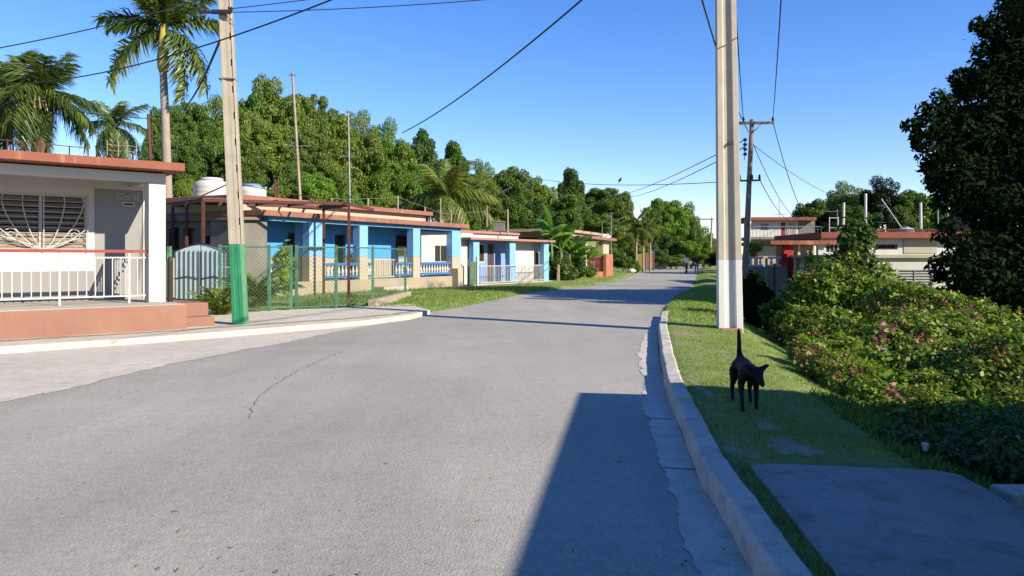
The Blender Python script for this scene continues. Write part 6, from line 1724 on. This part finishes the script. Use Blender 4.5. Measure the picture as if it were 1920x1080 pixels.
# long thin crack across the lane
ck = MB(); rk = random.Random(4)
cp_ = [gp(x, y, .005) for x, y in ((470, 782), (472, 765), (480, 748), (500, 730), (515, 722), (535, 708), (560, 695), (590, 680), (620, 667), (650, 656))]
pts = []
for a, b in zip(cp_, cp_[1:]):
    for k in range(6): t = k / 6; pts.append((a[0] + (b[0] - a[0]) * t + rk.uniform(-.02, .02), a[1] + (b[1] - a[1]) * t + rk.uniform(-.02, .02)))
for (a, b) in zip(pts, pts[1:]):
    d = Vector((b[0] - a[0], b[1] - a[1], 0)).normalized(); n_ = Vector((-d.y, d.x, 0)) * rk.uniform(.0015, .0055)
    ck.add([(a[0] - n_.x, a[1] - n_.y, .004), (b[0] - n_.x, b[1] - n_.y, .004), (b[0] + n_.x, b[1] + n_.y, .004), (a[0] + n_.x, a[1] + n_.y, .004)], [(0, 1, 2, 3)])
for (pa, pb_) in (((1207, 783), (1262, 785)), ((1238, 876), (1312, 880)), ((1201, 690), (1238, 692))):
    a, b = gp(*pa, .01), gp(*pb_, .01); ck.add([(a[0], a[1] - .008, .010), (b[0], b[1] - .008, .010), (b[0], b[1] + .008, .010), (a[0], a[1] + .008, .010)], [(0, 1, 2, 3)])
tag(ck.build('road_crack', M['crack']), 'thin dark cracks in road and gutter', 'crack', kind='structure')

# ================================================================== living figures
def skinned(name, verts, edges, radii, mat, parent=None, sub=2, root=0, smooth_it=0):
    me_ = bpy.data.meshes.new(name); me_.from_pydata(verts, edges, []); me_.materials.append(mat)
    o = bpy.data.objects.new(name, me_); col.objects.link(o)
    if parent is not None: o.parent = parent
    sk = o.modifiers.new('skin', 'SKIN'); sk.use_smooth_shade = True; sk.branch_smoothing = .4
    ly = me_.skin_vertices[0].data
    for i, r in enumerate(radii):
        ly[i].radius = r if isinstance(r, tuple) else (r, r); ly[i].use_root = (i == root)
    ss = o.modifiers.new('sub', 'SUBSURF'); ss.levels = sub; ss.render_levels = sub
    return o

class Sk:
    def __init__(s): s.v = []; s.e = []; s.r = []
    def add(s, p, r, prev=None):
        s.v.append(tuple(p)); s.r.append(r); i = len(s.v) - 1
        if prev is not None: s.e.append((prev, i))
        return i
    def chain(s, prev, items):
        for p, r in items: prev = s.add(p, r, prev)
        return prev

# dog: trots towards the camera, head low and turned, tail upright
dx, dy, dz_ = gp(1397, 766, .10); dzg = gh(dx, dy)
D = Sk()
hip = D.add((-.27, 0, .43), .085)
mid_ = D.add((-.05, 0, .41), .082, hip); che = D.add((.17, 0, .40), .10, mid_); sho = D.add((.28, .005, .43), .08, che)
nk = D.add((.365, .022, .425), .060, sho); hd = D.add((.43, .045, .405), .060, nk); stp = D.add((.475, .062, .37), .042, hd); mz = D.add((.515, .078, .325), .029, stp); ns = D.add((.538, .086, .298), .021, mz)
for s in (1, -1):      # ears set wide
    D.chain(hd, [((.41 - s * .012, .045 + s * .05, .45), .030), ((.405 - s * .02, .045 + s * .09, .478), .024), ((.40 - s * .025, .045 + s * .125, .492), .008)])
# front legs: near one stretched forward
D.chain(che, [((.23, -.075, .33), .048), ((.245, -.08, .235), .032), ((.30, -.08, .13), .023), ((.335, -.08, .045), .021), ((.375, -.08, .018), .022)])
D.chain(che, [((.21, .075, .33), .048), ((.18, .08, .235), .032), ((.19, .08, .13), .023), ((.185, .08, .045), .021), ((.22, .08, .018), .022)])
# hind legs: knee high and forward, hock back
D.chain(hip, [((-.27, -.075, .36), .062), ((-.20, -.085, .26), .043), ((-.32, -.085, .16), .024), ((-.30, -.085, .05), .020), ((-.265, -.085, .018), .022)])
D.chain(hip, [((-.27, .075, .36), .062), ((-.16, .085, .255), .043), ((-.24, .085, .15), .024), ((-.19, .085, .05), .020), ((-.155, .085, .018), .022)])
D.chain(hip, [((-.345, 0, .475), .040), ((-.385, 0, .55), .026), ((-.39, .0, .64), .024), ((-.375, -.005, .73), .021), ((-.365, -.01, .785), .010)])
dog = skinned('dog', D.v, D.e, D.r, M['dog_fur'], sub=2)
dog.location = (dx, dy, dzg); dog.rotation_euler = (0, 0, radians(-90 - 8)); dog.scale = (.88,) * 3
tag(dog, 'thin black dog with upright tail walking on the grass', 'dog')

# two walkers far down the road
def person(px, pyb, y, face, hgt, label, top_m, leg_m, stride=.22, arm_bend=(.1, .25), swing=.2):
    x = (px - 960) / F * y; k = hgt / 1.72
    S = Sk()
    pel = S.add((0, 0, .95), (.13, .10)); wst = S.add((0, 0, 1.10), (.125, .095), pel); cht = S.add((0, 0, 1.30), (.16, .11), wst); shl = S.add((0, 0, 1.42), (.12, .085), cht); nck = S.add((0, .01, 1.50), .052, shl)
    h1 = S.add((0, .02, 1.57), (.072, .085), nck); h2 = S.add((0, .02, 1.66), (.074, .09), h1); S.add((0, .015, 1.715), (.05, .06), h2)
    S.add((0, .118, 1.60), (.012, .012), h1)      # nose
    for s in (-1, 1): S.add((s * .085, .01, 1.61), (.012, .018), h1)     # ears
    legs = []
    for s in (-1, 1):
        f_ = stride * s
        S.chain(pel, [((s * .09, f_ * .15, .84), .085), ((s * .095, f_ * .55 + .03, .50), .058), ((s * .095, f_, .24), .048), ((s * .095, f_ - .02, .09), .036), ((s * .10, f_ + .10, .035), (.042, .03))])
        legs.append(f_)
        w = -swing * s
        hb = S.chain(shl, [((s * .17, 0, 1.40), .058), ((s * .22, w * .4, 1.14), .042), ((s * .23, w + arm_bend[s > 0] * .4, .93), .032), ((s * .23, w + arm_bend[s > 0] * .55, .86), (.030, .018))])
        hx, hy, hz = S.v[hb]
        for j in range(4): S.chain(hb, [((hx + s * .004, hy + (j - 1.5) * .019, hz - .05), .0095), ((hx - s * .012, hy + (j - 1.5) * .018 + .008, hz - .085 - (.008 if j in (1, 2) else 0)), .008)])
        S.chain(hb, [((hx - s * .01, hy + .04, hz - .015), .010), ((hx - s * .015, hy + .055, hz - .05), .008)])
    zz = max(0.0, gh(x, y)) if not (XL(y) < x < XR(y)) else 0.0
    p = skinned('person', S.v, S.e, S.r, M['skin'], sub=1)
    p.location = (x, y, zz); p.rotation_euler = (0, 0, face); p.scale = (k, k, k)
    tag(p, label, 'person')
    T_ = Sk(); a = T_.add((0, 0, .93), (.155, .125)); b = T_.add((0, 0, 1.12), (.15, .12), a); c = T_.add((0, 0, 1.31), (.185, .135), b); d = T_.add((0, 0, 1.43), (.135, .10), c); T_.add((0, .005, 1.475), (.07, .065), d)
    for s in (-1, 1):
        w = -swing * s; T_.chain(d, [((s * .175, 0, 1.405), .075), ((s * .215, w * .3, 1.22), .062), ((s * .221, w * .4, 1.15), .060)])
    skinned('shirt', T_.v, T_.e, T_.r, M[top_m], p, 1)
    J = Sk(); a = J.add((0, 0, .98), (.15, .12)); 
    for s in (-1, 1):
        f_ = stride * s; J.chain(a, [((s * .095, f_ * .15, .82), .105), ((s * .10, f_ * .55 + .03, .50), .078), ((s * .10, f_, .24), .066), ((s * .10, f_ - .015, .10), .062)])
    skinned('trousers', J.v, J.e, J.r, M[leg_m], p, 1)
    Hh = Sk(); a = Hh.add((0, .0, 1.66), (.082, .092)); Hh.add((0, -.01, 1.72), (.06, .065), a); Hh.add((0, -.05, 1.60), (.06, .04), a)
    skinned('hair', Hh.v, Hh.e, Hh.r, M['hair'], p, 1)
    for s in (-1, 1):
        f_ = stride * s; A_ = Sk(); q = A_.add((s * .10, f_ - .04, .05), (.048, .045)); A_.chain(q, [((s * .10, f_ + .06, .045), (.046, .04)), ((s * .102, f_ + .17, .03), (.04, .025))])
        skinned('shoe', A_.v, A_.e, A_.r, M['shoe'], p, 1)
    return p
person(1287, 513, 70, radians(20), 1.74, 'person in a white shirt and dark trousers walking down the road', 'shirt', 'trousers', .24)
person(1306, 513.5, 69, radians(-20), 1.66, 'person in a black top and blue jeans walking on the road', 'black_shirt', 'jeans', .16)
p = at(1296, 497, 70)
bg = empty('carried_bag', p, 0, 'brown bag held beside the person in the white shirt', 'bag')
MB().hexa([(-.11, -.06, -.32), (.11, -.06, -.32), (.11, .06, -.32), (-.11, .06, -.32), (-.14, -.07, .1), (.14, -.07, .1), (.14, .07, .1), (-.14, .07, .1)]).build('bag_body', M['bag'], bg, bevel=.03)
MB().tube([(-.1, 0, .1), (-.08, 0, .2), (.0, 0, .25), (.08, 0, .2), (.1, 0, .1)], .015, 6).build('handle', M['bag'], bg)

# ================================================================== light, sky, camera
SUN_AZ = (0.82, -0.57); EL = 29.0
w = bpy.data.worlds.new('World'); scene.world = w; w.use_nodes = True
nt = w.node_tree; bg_ = nt.nodes['Background']
sky = nt.nodes.new('ShaderNodeTexSky'); sky.sky_type = 'NISHITA'; sky.sun_disc = False
sky.sun_elevation = radians(EL); sky.sun_rotation = atan2(SUN_AZ[0], SUN_AZ[1])
sky.air_density = 1.0; sky.dust_density = 0.0; sky.ozone_density = 3.0; sky.altitude = 50
hs_ = nt.nodes.new('ShaderNodeHueSaturation'); hs_.inputs['Saturation'].default_value = 1.28; hs_.inputs['Hue'].default_value = 0.505
nt.links.new(sky.outputs[0], hs_.inputs['Color']); tint = mix(nt, 1.0, hs_.outputs[0], (1.02, 0.95, 1.12), 'MULTIPLY'); nt.links.new(tint, bg_.inputs['Color']); bg_.inputs['Strength'].default_value = 0.097
sl = bpy.data.lights.new('sun', 'SUN'); sl.energy = 5.0; sl.angle = radians(0.5); sl.color = (1.0, 0.90, 0.715)
so = bpy.data.objects.new('sun', sl); col.objects.link(so)
sd = Vector((SUN_AZ[0] * cos(radians(EL)), SUN_AZ[1] * cos(radians(EL)), sin(radians(EL)))).normalized()
so.rotation_euler = sd.to_track_quat('Z', 'Y').to_euler(); so.location = sd * 60

cam = bpy.data.cameras.new('camera'); cam.sensor_width = 36; cam.lens = 36 * F / 1920; cam.shift_y = -(540 - H) / 1920; cam.clip_end = 2000; cam.clip_start = 0.05
co = bpy.data.objects.new('camera', cam); col.objects.link(co); co.location = (0, 0, CZ); co.rotation_euler = (pi / 2, 0, 0)
scene.camera = co
scene.view_settings.view_transform = 'Standard'; scene.view_settings.look = 'None'; scene.view_settings.gamma = 1; scene.view_settings.exposure = 1.0
scene.render.resolution_x = 1024; scene.render.resolution_y = 576
scene.cycles.use_denoising = True
scene.cycles.max_bounces = 6; scene.cycles.diffuse_bounces = 3; scene.cycles.transparent_max_bounces = 8
